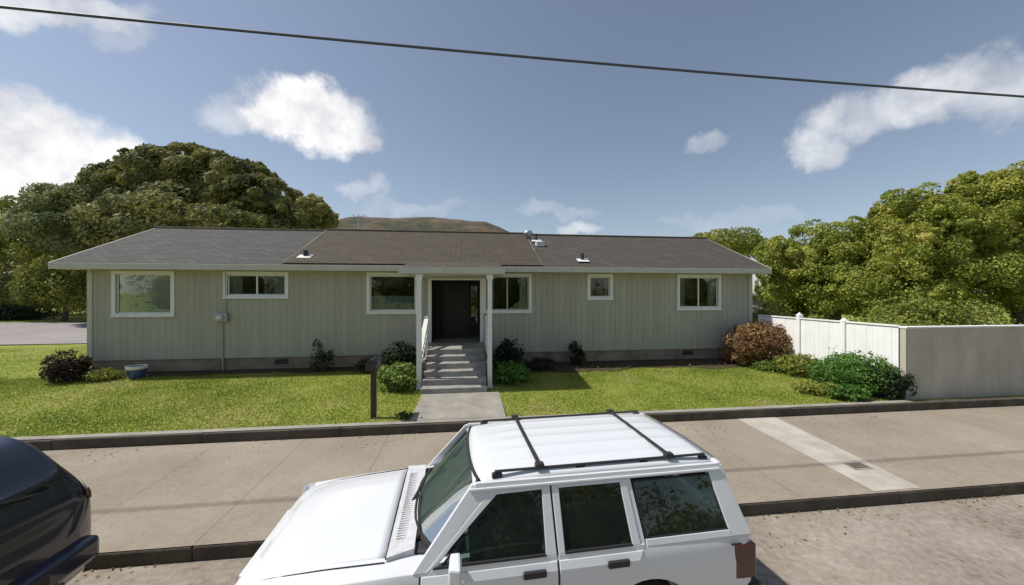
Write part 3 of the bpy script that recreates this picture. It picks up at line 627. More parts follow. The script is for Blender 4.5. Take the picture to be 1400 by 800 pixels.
# ================================================================ FENCES
FY, FX, FT = 3.22, 10.55, 2.12
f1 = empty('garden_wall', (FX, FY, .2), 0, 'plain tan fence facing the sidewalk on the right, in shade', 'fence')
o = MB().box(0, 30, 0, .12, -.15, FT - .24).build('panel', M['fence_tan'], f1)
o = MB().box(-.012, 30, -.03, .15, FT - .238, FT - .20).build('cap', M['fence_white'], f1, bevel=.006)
f2 = empty('board_fence', (FX, FY + .12, .3), 0, 'white painted board fence running back beside the house, sunlit', 'fence')
b_ = MB(); y = .035
while y < 4.35: b_.box(0 + random.uniform(-.003, .003), .035, y, y + .143, -.2, FT - .32 + random.uniform(-.006, .006)); y += .146
b_.build('board', M['fence_white'], f2)
MB().box(-.03, .06, .03, 4.4, FT - .31, FT - .275).build('cap', M['fence_white'], f2)
for yy in (1.35, 2.75):
    pz = .0 if yy < 2 else .07; MB().box(-.05, .075, yy - .06, yy + .06, -.2, FT - .27 + pz).add([(-.06, yy - .07, FT - .27 + pz), (.085, yy - .07, FT - .27 + pz), (.085, yy + .07, FT - .27 + pz), (-.06, yy + .07, FT - .27 + pz), (.012, yy, FT - .17 + pz)], [(0, 1, 4), (1, 2, 4), (2, 3, 4), (3, 0, 4), (3, 2, 1, 0)]).build('post', M['fence_white'], f2)
# neighbouring shed behind the fence
shd = empty('shed', (17.9, 14.6, .5), 0, 'low shed with dark grey roof behind the white fence, right of the house', 'shed')
MB().box(-1.9, 1.9, -1.8, 2.2, -.1, 1.35).build('wall', M['room'], shd)
MB().hexa([(-2.3, -2.2, 2.3), (2.6, -2.2, 1.25), (2.6, 2.6, 1.25), (-2.3, 2.6, 2.3)], [(-2.3, -2.2, 2.42), (2.6, -2.2, 1.37), (2.6, 2.6, 1.37), (-2.3, 2.6, 2.42)]).build('roof', mat('shed_roof', (.17, .17, .16), .9, .12, 2), shd)
MB().box(-1.9, -1.8, -1.8, 2.2, 1.35, 2.25).build('wall', M['room'], shd)

# ================================================================ VEHICLES
def bake(o):
    dg = bpy.context.evaluated_depsgraph_get(); dg.update(); me = bpy.data.meshes.new_from_object(o.evaluated_get(dg)); o.modifiers.clear(); o.data = me
def cut(o, cyls):
    b_ = MB()
    for (x, z, r, y0, y1) in cyls: b_.lathe([(r, y0), (r, y1)], (x, 0, z), 'Y', 36)
    c = b_.build('cutter_tmp', M['black']); md_ = o.modifiers.new('b', 'BOOLEAN'); md_.operation = 'DIFFERENCE'; md_.object = c; md_.solver = 'EXACT'
    par = o.parent; o.parent = None; bake(o); o.parent = par; bpy.data.objects.remove(c)
def wheel(par, x, y, r, side):
    w_ = MB().lathe([(r * .62, -.10), (r * .9, -.115), (r, -.085), (r * 1.005, 0), (r, .085), (r * .9, .115), (r * .62, .10)], (0, 0, 0), 'Y', 40).build('wheel', M['black'], par, smooth=True)
    w_.location = (x, y, r)
    prof = [(r * .63, -.10 * 1), (r * .60, -.03), (r * .3, -.055), (r * .18, -.09), (r * .05, -.09)] if side < 0 else [(r * .63, .10), (r * .60, .03), (r * .3, .055), (r * .18, .09), (r * .05, .09)]
    rim = MB().lathe(prof, (0, 0, 0), 'Y', 30).build('rim', M['metal'], w_, smooth=False)
    return w_

# ---- white boxy SUV: local x runs back from the front bumper, y + toward the kerb
jeep = empty('parked_suv', (-2.01, -1.08, 0), R(2.4), 'white boxy four door SUV with black roof rack parked at the kerb', 'suv')
WM = M['carwhite']
def sec(x, w, zt, ze, zb=.38):      # closed half section of the lower body
    return [(0, zb), (w - .10, zb), (w - .02, zb + .06), (w, .62), (w, .80), (w - .008, .93), (w - .035, ze), (w - .10, ze + (zt - ze) * .55), (w - .28, zt - .006), (0, zt + .012)]
st = [(.34, .72, .84, .80, .52), (.37, .76, .91, .865, .45), (.45, .785, .955, .905, .42), (.7, .81, 1.005, .955, .38), (1.0, .825, 1.03, .975, .38), (1.36, .835, 1.05, .99, .38), (1.52, .84, 1.055, 1.0, .38),
      (2.2, .845, 1.02, 1.0, .36), (3.2, .845, 1.02, 1.0, .38), (3.95, .838, 1.02, 1.0, .42), (4.2, .825, 1.02, 1.0, .45), (4.27, .80, .99, .965, .5)]
b_ = MB(); rings = []
for (x, w, zt, ze, zb) in st:
    h_ = sec(x, w, zt, ze, zb); ring = [(x, y, z) for (y, z) in h_] + [(x, -y, z) for (y, z) in reversed(h_[1:-1])]; rings.append(ring)
n_ = len(rings[0]); b_.v = [p_ for r_ in rings for p_ in r_]
for i in range(len(rings) - 1):
    for j in range(n_): b_.f.append((i * n_ + j, i * n_ + (j + 1) % n_, (i + 1) * n_ + (j + 1) % n_, (i + 1) * n_ + j))
b_.f.append(tuple(range(n_))); b_.f.append(tuple((len(rings) - 1) * n_ + j for j in range(n_)))
body = b_.build('body', WM, None)
cut(body, [(.88, .36, .41, -1.0, -.55), (.88, .36, .41, .55, 1.0), (3.36, .36, .41, -1.0, -.55), (3.36, .36, .41, .55, 1.0)])
body.parent = jeep
bv = body.modifiers.new('bv', 'BEVEL'); bv.width = .022; bv.segments = 3; bv.limit_method = 'ANGLE'; bv.angle_limit = R(28)
wn_ = body.modifiers.new('wn', 'WEIGHTED_NORMAL'); body.data.polygons.foreach_set('use_smooth', [True] * len(body.data.polygons))
# hood panel, slightly proud with a rounded front
P = []
for i in range(15):
    x = .43 + .97 * i / 14; zt = float(np.interp(x, [.43, .51, .7, 1.0, 1.4], [.94, .978, 1.018, 1.045, 1.066])); w = float(np.interp(x, [.43, .7, 1.4], [.60, .655, .70])); row = []
    for j in range(17):
        q_ = -1 + 2 * j / 16; crease = .012 if abs(q_) < .62 else .012 * max(0, 1 - (abs(q_) - .62) / .1)
        row.append((x, q_ * w, zt - .018 * q_ * q_ + crease - (.03 if abs(q_) == 1 else 0)))
    P.append(row)
hood = MB().grid(P).build('hood', WM, jeep, smooth=True); sm = hood.modifiers.new('s', 'SOLIDIFY'); sm.thickness = .02; sm.offset = -1
# cowl with louvres, wipers
cw = MB().hexa([(1.41, -.70, 1.02), (1.60, -.66, 1.03), (1.60, .66, 1.03), (1.41, .70, 1.02)], [(1.41, -.70, 1.062), (1.60, -.66, 1.082), (1.60, .66, 1.082), (1.41, .70, 1.062)]).build('cowl', M['cowl'], jeep)
b_ = MB()
for k in range(34): b_.box(1.452, 1.535, -.52 + k * .031, -.514 + k * .031, 1.064, 1.0745)
b_.build('louvre', M['metal'], cw)
# windshield plane
WBx, WTx, WBz, WTz = 1.55, 2.04, 1.055, 1.50
def wsp(s_, t_, off=0):      # s -1..1 across, t 0..1 up; gentle wrap
    w = .70 + (.575 - .70) * t_; x = WBx + (WTx - WBx) * t_ + (.21 - .16 * t_) * abs(s_) ** 3; z = WBz + (WTz - WBz) * t_
    return (x - off * .65, s_ * w, z + off * .75)
def wsgrid(s0, s1, t0, t1, off, ns=14, ntt=8): return MB().grid([[wsp(s0 + (s1 - s0) * i / ns, t0 + (t1 - t0) * j / ntt, off) for i in range(ns + 1)] for j in range(ntt + 1)])
fr = MB()
for (a, c, d, e) in ((-1, 1, 0, .05), (-1, 1, .955, 1.0), (-1, -.955, .05, .955), (.955, 1, .05, .955)): g_ = wsgrid(a, c, d, e, .004, 14 if c - a > 1 else 2, 2); fr.add(g_.v, g_.f)
ws = wsgrid(-.97, .97, .03, .97, 0.0).build('windshield', M['windshield'], jeep, smooth=True)
fo = fr.build('seal', M['black'], ws); s_ = fo.modifiers.new('s', 'SOLIDIFY'); s_.thickness = .012
for (s0, s1) in ((-.75, .0), (.0, .72)):
    a, c = Vector(wsp(s0, .0, .03)), Vector(wsp(s1, .10, .02)); MB().bar(a, c, .02, .015).bar(Vector(wsp(s0, -.05, .02)), a, .02, .02).build('wiper', M['black'], jeep)
# roof
P = []
for i in range(21):
    x = 2.03 + 2.10 * i / 20; row = []
    zc = float(np.interp(x, [2.03, 2.15, 2.6, 3.6, 4.02, 4.13], [1.505, 1.535, 1.565, 1.568, 1.555, 1.535])); w = float(np.interp(x, [2.03, 2.4, 3.6, 4.13], [.60, .625, .625, .61]))
    for j in range(41):
        q_ = -1 + 2 * j / 40; rib = .006 * (math.cos(q_ * 3.14159 * 6) > .35) * (abs(q_) < .72) * (2.25 < x < 3.95); row.append((x, q_ * w, zc - .022 * q_ ** 2 - .03 * max(0, abs(q_) - .9) / .1 * (1) + rib))
    P.append(row)
rf = MB().grid(P).build('roof', WM, jeep, smooth=True); sm = rf.modifiers.new('s', 'SOLIDIFY'); sm.thickness = .035; sm.offset = -1
# side structure above the belt
def sy(z): return float(np.interp(z, [1.0, 1.49], [.812, .645]))
def gpan(name, pts, m_, par, off=0.0, th=.03, both=True, bevel=.004):
    """polygon in (x, z) laid on each leaning side"""
    out = []
    for s_ in (-1, 1):
        b_ = MB(); n__ = len(pts); o_ = [(x, s_ * (sy(z) + off), z) for (x, z) in pts]; i_ = [(x, s_ * (sy(z) + off - th), z) for (x, z) in pts]
        b_.add(o_ + i_, [tuple(range(n__)), tuple(reversed(range(n__, 2 * n__)))] + [(k, (k + 1) % n__, n__ + (k + 1) % n__, n__ + k) for k in range(n__)])
        out.append(b_.build(name, m_, par if not isinstance(par, (list, tuple)) else par[0 if s_ < 0 else 1], bevel=bevel))
    return out
gpan('pillar', [(1.60, 1.0), (1.74, 1.0), (2.18, 1.455), (2.10, 1.50), (2.02, 1.50)], WM, jeep)
gpan('roof_rail_panel', [(2.02, 1.452), (4.08, 1.452), (4.10, 1.51), (2.05, 1.51)], WM, jeep, .003)
gpan('pillar', [(4.08, 1.0), (4.26, 1.0), (4.13, 1.46), (3.99, 1.452)], WM, jeep, 0.0, .06)
gpan('gutter', [(2.0, 1.468), (4.09, 1.468), (4.09, 1.478), (2.0, 1.478)], WM, jeep, .018, .02, bevel=0)
gpan('pillar', [(3.30, 1.0), (3.345, 1.0), (3.29, 1.452), (3.245, 1.452)], WM, jeep, -.003)
# doors: lower skins and upper frames
def ty(z): return float(np.interp(z, [.42, .50, .62, .80, .93, 1.0, 1.04], [.80, .845, .852, .852, .843, .812, .80]))
def skin(name, x0, x1, m_, zz=(.44, .50, .62, .80, .93, .985), off=.004, par=None):
    out = []
    for s_ in (-1, 1):
        P = []
        for z in zz:
            a = x0(z) if callable(x0) else x0; c = x1(z) if callable(x1) else x1
            P.append([(a + (c - a) * k / 4, s_ * (ty(z) + off), z) for k in range(5)])
        o = MB().grid(P).build(name, m_, par or jeep); s__ = o.modifiers.new('s', 'SOLIDIFY'); s__.thickness = .02; s__.offset = -1
        bb = o.modifiers.new('b', 'BEVEL'); bb.width = .006; bb.segments = 2; bb.limit_method = 'ANGLE'; bb.angle_limit = R(60); out.append(o)
    return out
fd = skin('front_door', 1.66, 2.635, WM); rd = skin('rear_door', 2.65, lambda z: float(np.interp(z, [.44, .62, .80, 1.0], [2.96, 3.02, 3.19, 3.33])), WM)
# door seams
for xs_ in (1.652, 2.6425): skin('seam', xs_ - .006, xs_ + .006, M['black'], off=-.014 + .012)
gpan('door_frame', [(1.70, .985), (2.635, .985), (2.635, 1.02), (1.735, 1.02)], WM, fd, .004); gpan('door_frame', [(2.555, 1.02), (2.635, 1.02), (2.62, 1.452), (2.555, 1.452)], WM, fd, .004)
gpan('door_frame', [(1.685, 1.0), (1.735, 1.02), (2.205, 1.425), (2.555, 1.432), (2.555, 1.452), (2.16, 1.452)], WM, fd, .003)
gpan('door_frame', [(2.65, .985), (3.335, .985), (3.33, 1.02), (2.65, 1.02)], WM, rd, .004); gpan('door_frame', [(2.65, 1.02), (2.70, 1.02), (2.69, 1.432), (2.635, 1.452)], WM, rd, .004)
gpan('door_frame', [(3.235, 1.02), (3.30, 1.02), (3.25, 1.452), (3.195, 1.432)], WM, rd, .004); gpan('door_frame', [(2.69, 1.432), (3.195, 1.432), (3.25, 1.452), (2.635, 1.452)], WM, rd, .003)
gpan('window', [(1.80, 1.022), (2.553, 1.022), (2.553, 1.43), (2.215, 1.422)], M['carglass'], fd, -.012, .006, bevel=0)
gpan('window', [(2.70, 1.022), (3.236, 1.022), (3.197, 1.43), (2.692, 1.43)], M['carglass'], rd, -.012, .006, bevel=0)
gpan('rear_side_window', [(3.355, 1.045), (4.10, 1.045), (4.005, 1.43), (3.305, 1.43)], M['carglass'], jeep, -.012, .006, bevel=0)
gpan('window_seal', [(3.35, 1.0), (4.09, 1.0), (4.09, 1.045), (3.35, 1.045)], WM, jeep, .0, .03)
gpan('belt_moulding', [(1.74, 1.018), (2.555, 1.018), (2.555, 1.03), (1.75, 1.03)], M['black'], fd, .008, .012, bevel=0)
gpan('belt_moulding', [(2.70, 1.018), (3.235, 1.018), (3.235, 1.03), (2.70, 1.03)], M['black'], rd, .008, .012, bevel=0)
for ds, xh in ((fd, 2.46), (rd, 3.10)):
    for k, s_ in ((0, -1), (1, 1)):
        y_ = ty(.93) + .012
        MB().box(xh - .085, xh + .085, s_ * y_ - .014, s_ * y_ + .014, .905, .955).build('handle', M['dark'], ds[k], bevel=.008)
MB().box(4.06, 4.15, -ty(.94) - .003, -ty(.94) + .01, .942, .958).build('quarter_vent', M['dark'], jeep, bevel=.005)
# rubber seals round the side windows, shut lines round the hood
def seal(pts, par, th=.014):
    for k_, s_ in ((0, -1), (1, 1)):
        b_ = MB(); n__ = len(pts)
        for k in range(n__):
            (xa, za), (xb, zb) = pts[k], pts[(k + 1) % n__]
            b_.bar((xa, s_ * (sy(za) - .010), za), (xb, s_ * (sy(zb) - .010), zb), .008, th, up=(0, 1, 0)) if False else b_.bar((xa, s_ * (sy(za) - .008), za), (xb, s_ * (sy(zb) - .008), zb), th, .008, up=(0, 1, 0))
        b_.build('window_seal', M['black'], par[k_] if isinstance(par, list) else par)
seal([(1.80, 1.024), (2.553, 1.024), (2.553, 1.43), (2.215, 1.424)], fd); seal([(2.702, 1.024), (3.236, 1.024), (3.197, 1.43), (2.692, 1.43)], rd); seal([(3.355, 1.047), (4.10, 1.047), (4.005, 1.43), (3.305, 1.43)], jeep)
for s_ in (-1, 1):
    b_ = MB(); pp = [(x, s_ * (float(np.interp(x, [.43, .7, 1.4], [.60, .655, .70])) + .004), float(np.interp(x, [.43, .51, .7, 1.0, 1.4], [.94, .978, 1.018, 1.045, 1.066])) - .032) for x in np.linspace(.48, 1.4, 12)]
    b_.tube(pp, .0045, 5).build('shut_line', M['black'], jeep)
MB().tube([(1.405, -.69, 1.046), (1.402, -.4, 1.058), (1.40, 0, 1.068), (1.402, .4, 1.058), (1.405, .69, 1.046)], .006, 5).build('shut_line', M['black'], jeep)
# mirrors
for s_ in (-1, 1):
    mo = MB().hexa([(1.86, s_ * .86, 1.03), (1.93, s_ * .86, 1.03), (1.93, s_ * 1.04, 1.03), (1.84, s_ * 1.02, 1.03)], [(1.86, s_ * .86, 1.16), (1.93, s_ * .86, 1.16), (1.93, s_ * 1.04, 1.16), (1.85, s_ * 1.02, 1.16)]).bar((1.90, s_ * .80, 1.05), (1.90, s_ * .88, 1.07), .05, .05).build('mirror', WM, jeep, bevel=.015)
    MB().box(1.931, 1.936, s_ * .95 - .075, s_ * .95 + .075, 1.045, 1.145).build('mirror_glass', M['chrome'], mo)
# rack
for s_ in (-1, 1):
    r_ = MB().bar((2.20, s_ * .572, 1.553), (4.02, s_ * .572, 1.56), .026, .018)
    for xx in (2.22, 2.9, 3.45, 4.0): r_.box(xx - .04, xx + .04, s_ * .572 - .015, s_ * .572 + .015, 1.50, 1.545)
    r_.build('rack_rail', M['dark'], jeep, bevel=.008)
for xx in (2.56, 3.68): MB().bar((xx, -.575, 1.580), (xx, .575, 1.580), .034, .014).box(xx - .035, xx + .035, -.60, -.545, 1.555, 1.595).box(xx - .035, xx + .035, .545, .60, 1.555, 1.595).build('rack_crossbar', M['dark'], jeep, bevel=.006)
# rear
tg = MB().hexa([(4.250, -.66, .52), (4.275, -.66, .52), (4.275, .66, .52), (4.250, .66, .52)], [(4.215, -.66, 1.03), (4.250, -.66, 1.03), (4.250, .66, 1.03), (4.215, .66, 1.03)]).build('tailgate', WM, jeep, bevel=.01)
MB().hexa([(4.200, -.62, 1.05), (4.210, -.62, 1.05), (4.210, .62, 1.05), (4.200, .62, 1.05)], [(4.080, -.55, 1.47), (4.090, -.55, 1.47), (4.090, .55, 1.47), (4.080, .55, 1.47)]).build('rear_window', M['carglass'], tg)
MB().hexa([(4.185, -.79, 1.0), (4.245, -.79, 1.0), (4.245, -.62, 1.0), (4.185, -.62, 1.0)], [(4.075, -.65, 1.5), (4.125, -.65, 1.5), (4.125, -.55, 1.5), (4.075, -.55, 1.5)]).hexa([(4.185, .62, 1.0), (4.245, .62, 1.0), (4.245, .79, 1.0), (4.185, .79, 1.0)], [(4.075, .55, 1.5), (4.125, .55, 1.5), (4.125, .65, 1.5), (4.075, .65, 1.5)]).box(4.075, 4.125, -.64, .64, 1.47, 1.515).build('rear_frame', WM, jeep, bevel=.008)
for s_ in (-1, 1):
    a, c = (.71, .83); y0, y1 = (s_ * a, s_ * c) if s_ > 0 else (s_ * c, s_ * a); MB().box(4.095, 4.290, y0, y1, .66, .93).build('tail_light', M['red'], jeep, bevel=.012)
MB().box(4.225, 4.365, -.82, .82, .42, .60).build('bumper', M['dark'], jeep, bevel=.03)
MB().box(.23, .39, -.80, .80, .42, .60).build('bumper', M['dark'], jeep, bevel=.03)
g_ = MB().box(.315, .36, -.42, .42, .64, .86).build('grille', WM, jeep, bevel=.01)
for k in range(10): MB().box(.308, .316, -.385 + k * .08, -.335 + k * .08, .67, .83).build('slot', M['black'], g_)
for s_ in (-1, 1):
    y0, y1 = sorted((s_ * .45, s_ * .66)); MB().box(.31, .36, y0, y1, .68, .83).build('headlight', M['lens'], jeep, bevel=.012)
    y0, y1 = sorted((s_ * .67, s_ * .77)); MB().box(.325, .40, y0, y1, .66, .84).build('side_marker', M['amber'], jeep, bevel=.01)
for x_ in (.88, 3.36):
    for s_ in (-1, 1): wheel(jeep, x_, s_ * .70, .35, s_)
# interior
MB().hexa([(1.58, -.70, .96), (2.0, -.70, .98), (2.0, .70, .98), (1.58, .70, .96)], [(1.6, -.66, 1.05), (1.95, -.66, 1.07), (1.95, .66, 1.07), (1.6, .66, 1.05)]).build('dashboard', M['dark'], jeep, bevel=.02)
def seatb(x, y, w):
    MB().hexa([(x - .05, y - w, 1.0), (x + .12, y - w, 1.0), (x + .12, y + w, 1.0), (x - .05, y + w, 1.0)], [(x + .06, y - w * .9, 1.27), (x + .16, y - w * .9, 1.27), (x + .16, y + w * .9, 1.27), (x + .06, y + w * .9, 1.27)]).box(x + .07, x + .17, y - .13, y + .13, 1.285, 1.43).build('seat', M['seat'], jeep, bevel=.03)
seatb(2.5, -.36, .24); seatb(2.5, .36, .24); seatb(3.22, -.33, .28); seatb(3.22, .33, .28)
st_ = MB(); st_.tube([(2.12 + .05 * math.cos(t_ * .2618) , -.36 + .18 * math.cos(t_ * .2618), 1.07 + .16 * math.sin(t_ * .2618)) for t_ in range(25)], .014, 6).build('steering_wheel', M['black'], jeep, smooth=True)
MB().box(2.0, 4.05, -.78, .78, 1.022, 1.035).build('cabin_floor', M['dark'], jeep)

# ---- dark hatchback at the left edge, tail towards the white one
hatch = empty('parked_hatchback', (-7.86, -1.22, 0), R(1.0), 'dark navy hatchback at the left edge, parked ahead of the white SUV', 'car')
ctrl = []   # x, half width, belt z, roof half width, roof z, bottom z
for (x, w, zb_, wr_, zr_, z0_) in [(x + .06 * (x > 3), w, .3 + (zb_ - .3) * 1.16, wr_ + .02, .3 + (zr_ - .3) * 1.17, z0_) for (x, w, zb_, wr_, zr_, z0_) in [(0.0, .60, .58, .40, .62, .42), (.08, .74, .66, .52, .70, .30), (.35, .82, .74, .62, .80, .24), (.95, .86, .84, .66, .94, .22), (1.25, .865, .88, .62, 1.0, .22), (1.75, .87, .91, .585, 1.30, .22), (2.15, .87, .92, .585, 1.47, .22),
                                   (2.8, .87, .93, .595, 1.515, .22), (3.4, .868, .94, .58, 1.49, .22), (3.8, .86, .95, .56, 1.44, .22), (4.05, .835, .95, .58, 1.24, .24), (4.16, .79, .93, .62, 1.02, .28), (4.2, .73, .82, .60, .86, .34), (4.24, .60, .68, .45, .70, .42)]]:
    ctrl.append([(x, 0, z0_), (x, w * .8, z0_), (x, w * .97, z0_ + .09), (x, w, (z0_ + zb_) / 2 + .04), (x, w * .985, zb_ - .04), (x, w * .95, zb_), (x, (w * .95 + wr_) / 2 + .02, (zb_ + zr_) / 2), (x, wr_, zr_ - .035), (x, wr_ * .8, zr_ - .008), (x, 0, zr_ + .012)])
C_ = np.array(ctrl)
def catmull(C, n_):
    out = []; m_ = len(C)
    for i in range(m_ - 1):
        p0, p1, p2, p3 = C[max(i - 1, 0)], C[i], C[i + 1], C[min(i + 2, m_ - 1)]
        for k in range(n_):
            t_ = k / n_; out.append(.5 * ((2 * p1) + (-p0 + p2) * t_ + (2 * p0 - 5 * p1 + 4 * p2 - p3) * t_ ** 2 + (-p0 + 3 * p1 - 3 * p2 + p3) * t_ ** 3))
    out.append(C[-1]); return np.array(out)
NU, NV = 8, 6
S = catmull(C_, NU); S = catmull(S.transpose(1, 0, 2), NV).transpose(1, 0, 2)     # (u, v, 3)
b_ = MB(); full = [list(map(tuple, r_)) + [(p_[0], -p_[1], p_[2]) for p_ in reversed(r_[1:-1])] for r_ in S.tolist()]
n_ = len(full[0]); b_.v = [tuple(p_) for r_ in full for p_ in r_]
for i in range(len(full) - 1):
    for j in range(n_): b_.f.append((i * n_ + j, i * n_ + (j + 1) % n_, (i + 1) * n_ + (j + 1) % n_, (i + 1) * n_ + j))
b_.f.append(tuple(range(n_))); b_.f.append(tuple((len(full) - 1) * n_ + j for j in range(n_)))
hbd = b_.build('body', M['carnavy'], None)
cut(hbd, [(.80, .32, .37, -1.0, -.56), (.80, .32, .37, .56, 1.0), (3.42, .32, .37, -1.0, -.56), (3.42, .32, .37, .56, 1.0)])
hbd.parent = hatch; hbd.data.polygons.foreach_set('use_smooth', [True] * len(hbd.data.polygons)); hbd.modifiers.new('wn', 'WEIGHTED_NORMAL')
darkglass = mat('privacy_glass', (.012, .015, .018), .06, .05, 2, coat=1.0)
def surf_patch(name, u0, u1, v0, v1, m_, off=.005, sides=(-1, 1), par=None, mirror_full=False):
    u0, u1, v0, v1 = int(u0 * NU), int(u1 * NU), int(v0 * NV), int(v1 * NV); res = []
    sub_ = S[u0:u1 + 1, v0:v1 + 1]
    du = np.gradient(S, axis=0)[u0:u1 + 1, v0:v1 + 1]; dv = np.gradient(S, axis=1)[u0:u1 + 1, v0:v1 + 1]
    nn = np.cross(du, dv); nn /= np.linalg.norm(nn, axis=2)[..., None] + 1e-9
    cen = np.array([2.1, 0, .7]); sg = np.sign(((sub_ - cen) * nn).sum(2).mean()); P = sub_ + nn * sg * off
    if mirror_full:
        Q = P[:, ::-1].copy(); Q[..., 1] *= -1; P2 = np.concatenate([P, Q[:, 1:]], 1); P2[:, P.shape[1] - 1, 1] = 0
        o = MB().grid(P2.tolist()).build(name, m_, par or hatch, smooth=True); return [o]
    for s_ in sides:
        Q = P.copy(); Q[..., 1] *= s_; res.append(MB().grid(Q.tolist()).build(name, m_, par or hatch, smooth=True))
    return res
surf_patch('side_window', 5.25, 6.9, 5.35, 6.85, darkglass); surf_patch('side_window', 7.0, 7.9, 5.35, 6.85, darkglass); surf_patch('side_window', 8.0, 8.8, 5.4, 6.8, darkglass)
surf_patch('rear_window', 9.15, 10.75, 7.0, 9, darkglass, mirror_full=True); surf_patch('windshield', 4.15, 5.9, 7.0, 9, darkglass, mirror_full=True)
surf_patch('tail_light', 10.6, 11.6, 4.2, 6.1, M['red'], .012); surf_patch('headlight', .7, 1.8, 4.4, 6.2, M['lens'], .01)
MB().box(4.10, 4.38, -.72, .72, .42, .64).build('bumper', M['carnavy'], hatch, bevel=.05, seg=3)
MB().box(4.33, 4.385, -.26, .26, .50, .60).build('plate_recess', M['dark'], hatch)
MB().tube([(4.20, 0, 1.30), (4.24, .34, 1.22)], .012, 6).build('rear_wiper', M['black'], hatch)
def surf_line(name, idx, m_, r_, off=.001):
    for s_ in (-1, 1):
        pts_ = [(S[i, j][0], s_ * (S[i, j][1] + off), S[i, j][2]) for (i, j) in idx]; MB().tube(pts_, r_, 5).build(name, m_, hatch)
for u_ in (5.2, 6.95, 8.6): surf_line('shut_line', [(int(u_ * NU), j) for j in range(int(1.6 * NV), int(5.3 * NV))], M['black'], .004)
surf_line('window_trim', [(i, int(5.2 * NV)) for i in range(int(5.1 * NU), int(8.9 * NU))], M['chrome'], .009, .002)
for x_ in (.80, 3.42):
    for s_ in (-1, 1): wheel(hatch, x_, s_ * .74, .315, s_)
for s_ in (-1, 1): MB().box(1.55, 1.68, s_ * .97 - .09, s_ * .97 + .09, .93, 1.05).build('mirror', M['carnavy'], hatch, bevel=.03)

# ================================================================ SMALL THINGS
# mailbox
p_ = atZ(510, 570, .40); ml_ = empty('mailbox', (p_.x, p_.y + .05, .38), 0, 'black mailbox on a dark wooden post at the lawn edge, left of the path', 'mailbox')
MB().box(-.05, .05, -.05, .05, -.1, .98).box(-.10, .10, -.2, .2, .975, 1.0).build('post', M['wood'], ml_, bevel=.006)
prof = [(-.10, 1.002), (.10, 1.002)] + [(.10 * math.cos(a), 1.12 + .10 * math.sin(a)) for a in np.linspace(0, math.pi, 13)]
b_ = MB(); n_ = len(prof); b_.add([(x, -.26, z) for x, z in prof] + [(x, .24, z) for x, z in prof], [tuple(range(n_)), tuple(reversed(range(n_, 2 * n_)))] + [(k, (k + 1) % n_, n_ + (k + 1) % n_, n_ + k) for k in range(n_)])
b_.build('box', mat('mailbox_metal', (.03, .03, .035), .35, .2, 9, metal=.4), ml_)
pf = [(x * .97, 1.11 + (z - 1.11) * .97) for x, z in prof]
b_ = MB(); b_.add([(x, -.272, z) for x, z in pf] + [(x, -.262, z) for x, z in pf], [tuple(range(n_)), tuple(reversed(range(n_, 2 * n_)))] + [(k, (k + 1) % n_, n_ + (k + 1) % n_, n_ + k) for k in range(n_)]); b_.build('door', mat('mailbox_door', (.05, .05, .055), .35, .2, 9, metal=.4), ml_)
MB().box(.102, .112, -.12, -.10, 1.10, 1.27).box(.102, .112, -.12, -.04, 1.22, 1.27).build('flag', M['red'], ml_)
# blue and white pot by the wall
p_ = atY(187, 500, 7.3); pt = empty('planter', (p_.x, 7.3, gz(7.3)), 0, 'blue and white planter against the left end of the house wall', 'planter')
MB().lathe([(.13, 0), (.17, .02), (.21, .2), (.22, .33), (.2, .34), (.18, .3)], (0, 0, 0), 'Z', 20).build('pot', M['bluepot'], pt, smooth=True)
MB().lathe([(.221, .27), (.24, .28), (.24, .36), (.205, .365), (.2, .33)], (0, 0, 0), 'Z', 20, False).build('rim', M['white'], pt, smooth=True)
MB().lathe([(.01, .30), (.19, .31)], (0, 0, 0), 'Z', 16).build('soil', M['soil'], pt)
# cable over the sidewalk
pts = []
for i in range(61):
    X_ = -40 + 80 * i / 60; pts.append((X_, 1.5, 6.78 + .0009 * (X_ - 6) ** 2))
tag(MB().tube(pts, .02, 6).build('overhead_cable', M['cable'], smooth=True), 'dark utility cable crossing the sky above the sidewalk', 'cable')

# ================================================================ PLANTS NEAR THE HOUSE
def P_(px, py): return atZ(px, py, .42)
def at(px, Y): p = atY(px, 500, Y); return (p.x, Y, gz(Y))
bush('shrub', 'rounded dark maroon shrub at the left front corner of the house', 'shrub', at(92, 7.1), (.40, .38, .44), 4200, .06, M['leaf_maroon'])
bush('flower_clump', 'low yellow green clump between the maroon shrub and the blue planter', 'plant', at(142, 7.2), (.42, .3, .17), 1800, .06, M['leaf_yellow'])
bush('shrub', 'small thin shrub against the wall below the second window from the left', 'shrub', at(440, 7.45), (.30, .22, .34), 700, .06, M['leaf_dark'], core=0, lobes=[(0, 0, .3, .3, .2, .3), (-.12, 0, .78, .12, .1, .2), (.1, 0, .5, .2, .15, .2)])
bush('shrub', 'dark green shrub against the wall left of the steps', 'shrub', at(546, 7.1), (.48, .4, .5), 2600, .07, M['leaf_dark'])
bush('shrub', 'bright green leafy bush between the mailbox and the steps', 'shrub', at(546, 5.5), (.52, .45, .33), 2600, .085, M['leaf_bright'])
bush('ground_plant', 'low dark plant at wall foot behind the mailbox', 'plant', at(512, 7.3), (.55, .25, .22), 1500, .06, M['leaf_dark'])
bush('grass_tuft', 'small dark tuft at the front edge of the lawn left of the path', 'plant', at(552, 3.35), (.16, .13, .07), 260, .05, M['leaf_green'], core=0)
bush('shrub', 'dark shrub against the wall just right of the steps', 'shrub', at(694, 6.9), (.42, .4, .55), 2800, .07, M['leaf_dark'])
bush('shrub', 'glossy green plant on the lawn right beside the right porch post', 'shrub', at(700, 5.7), (.42, .4, .3), 2200, .085, M['leaf_green'])
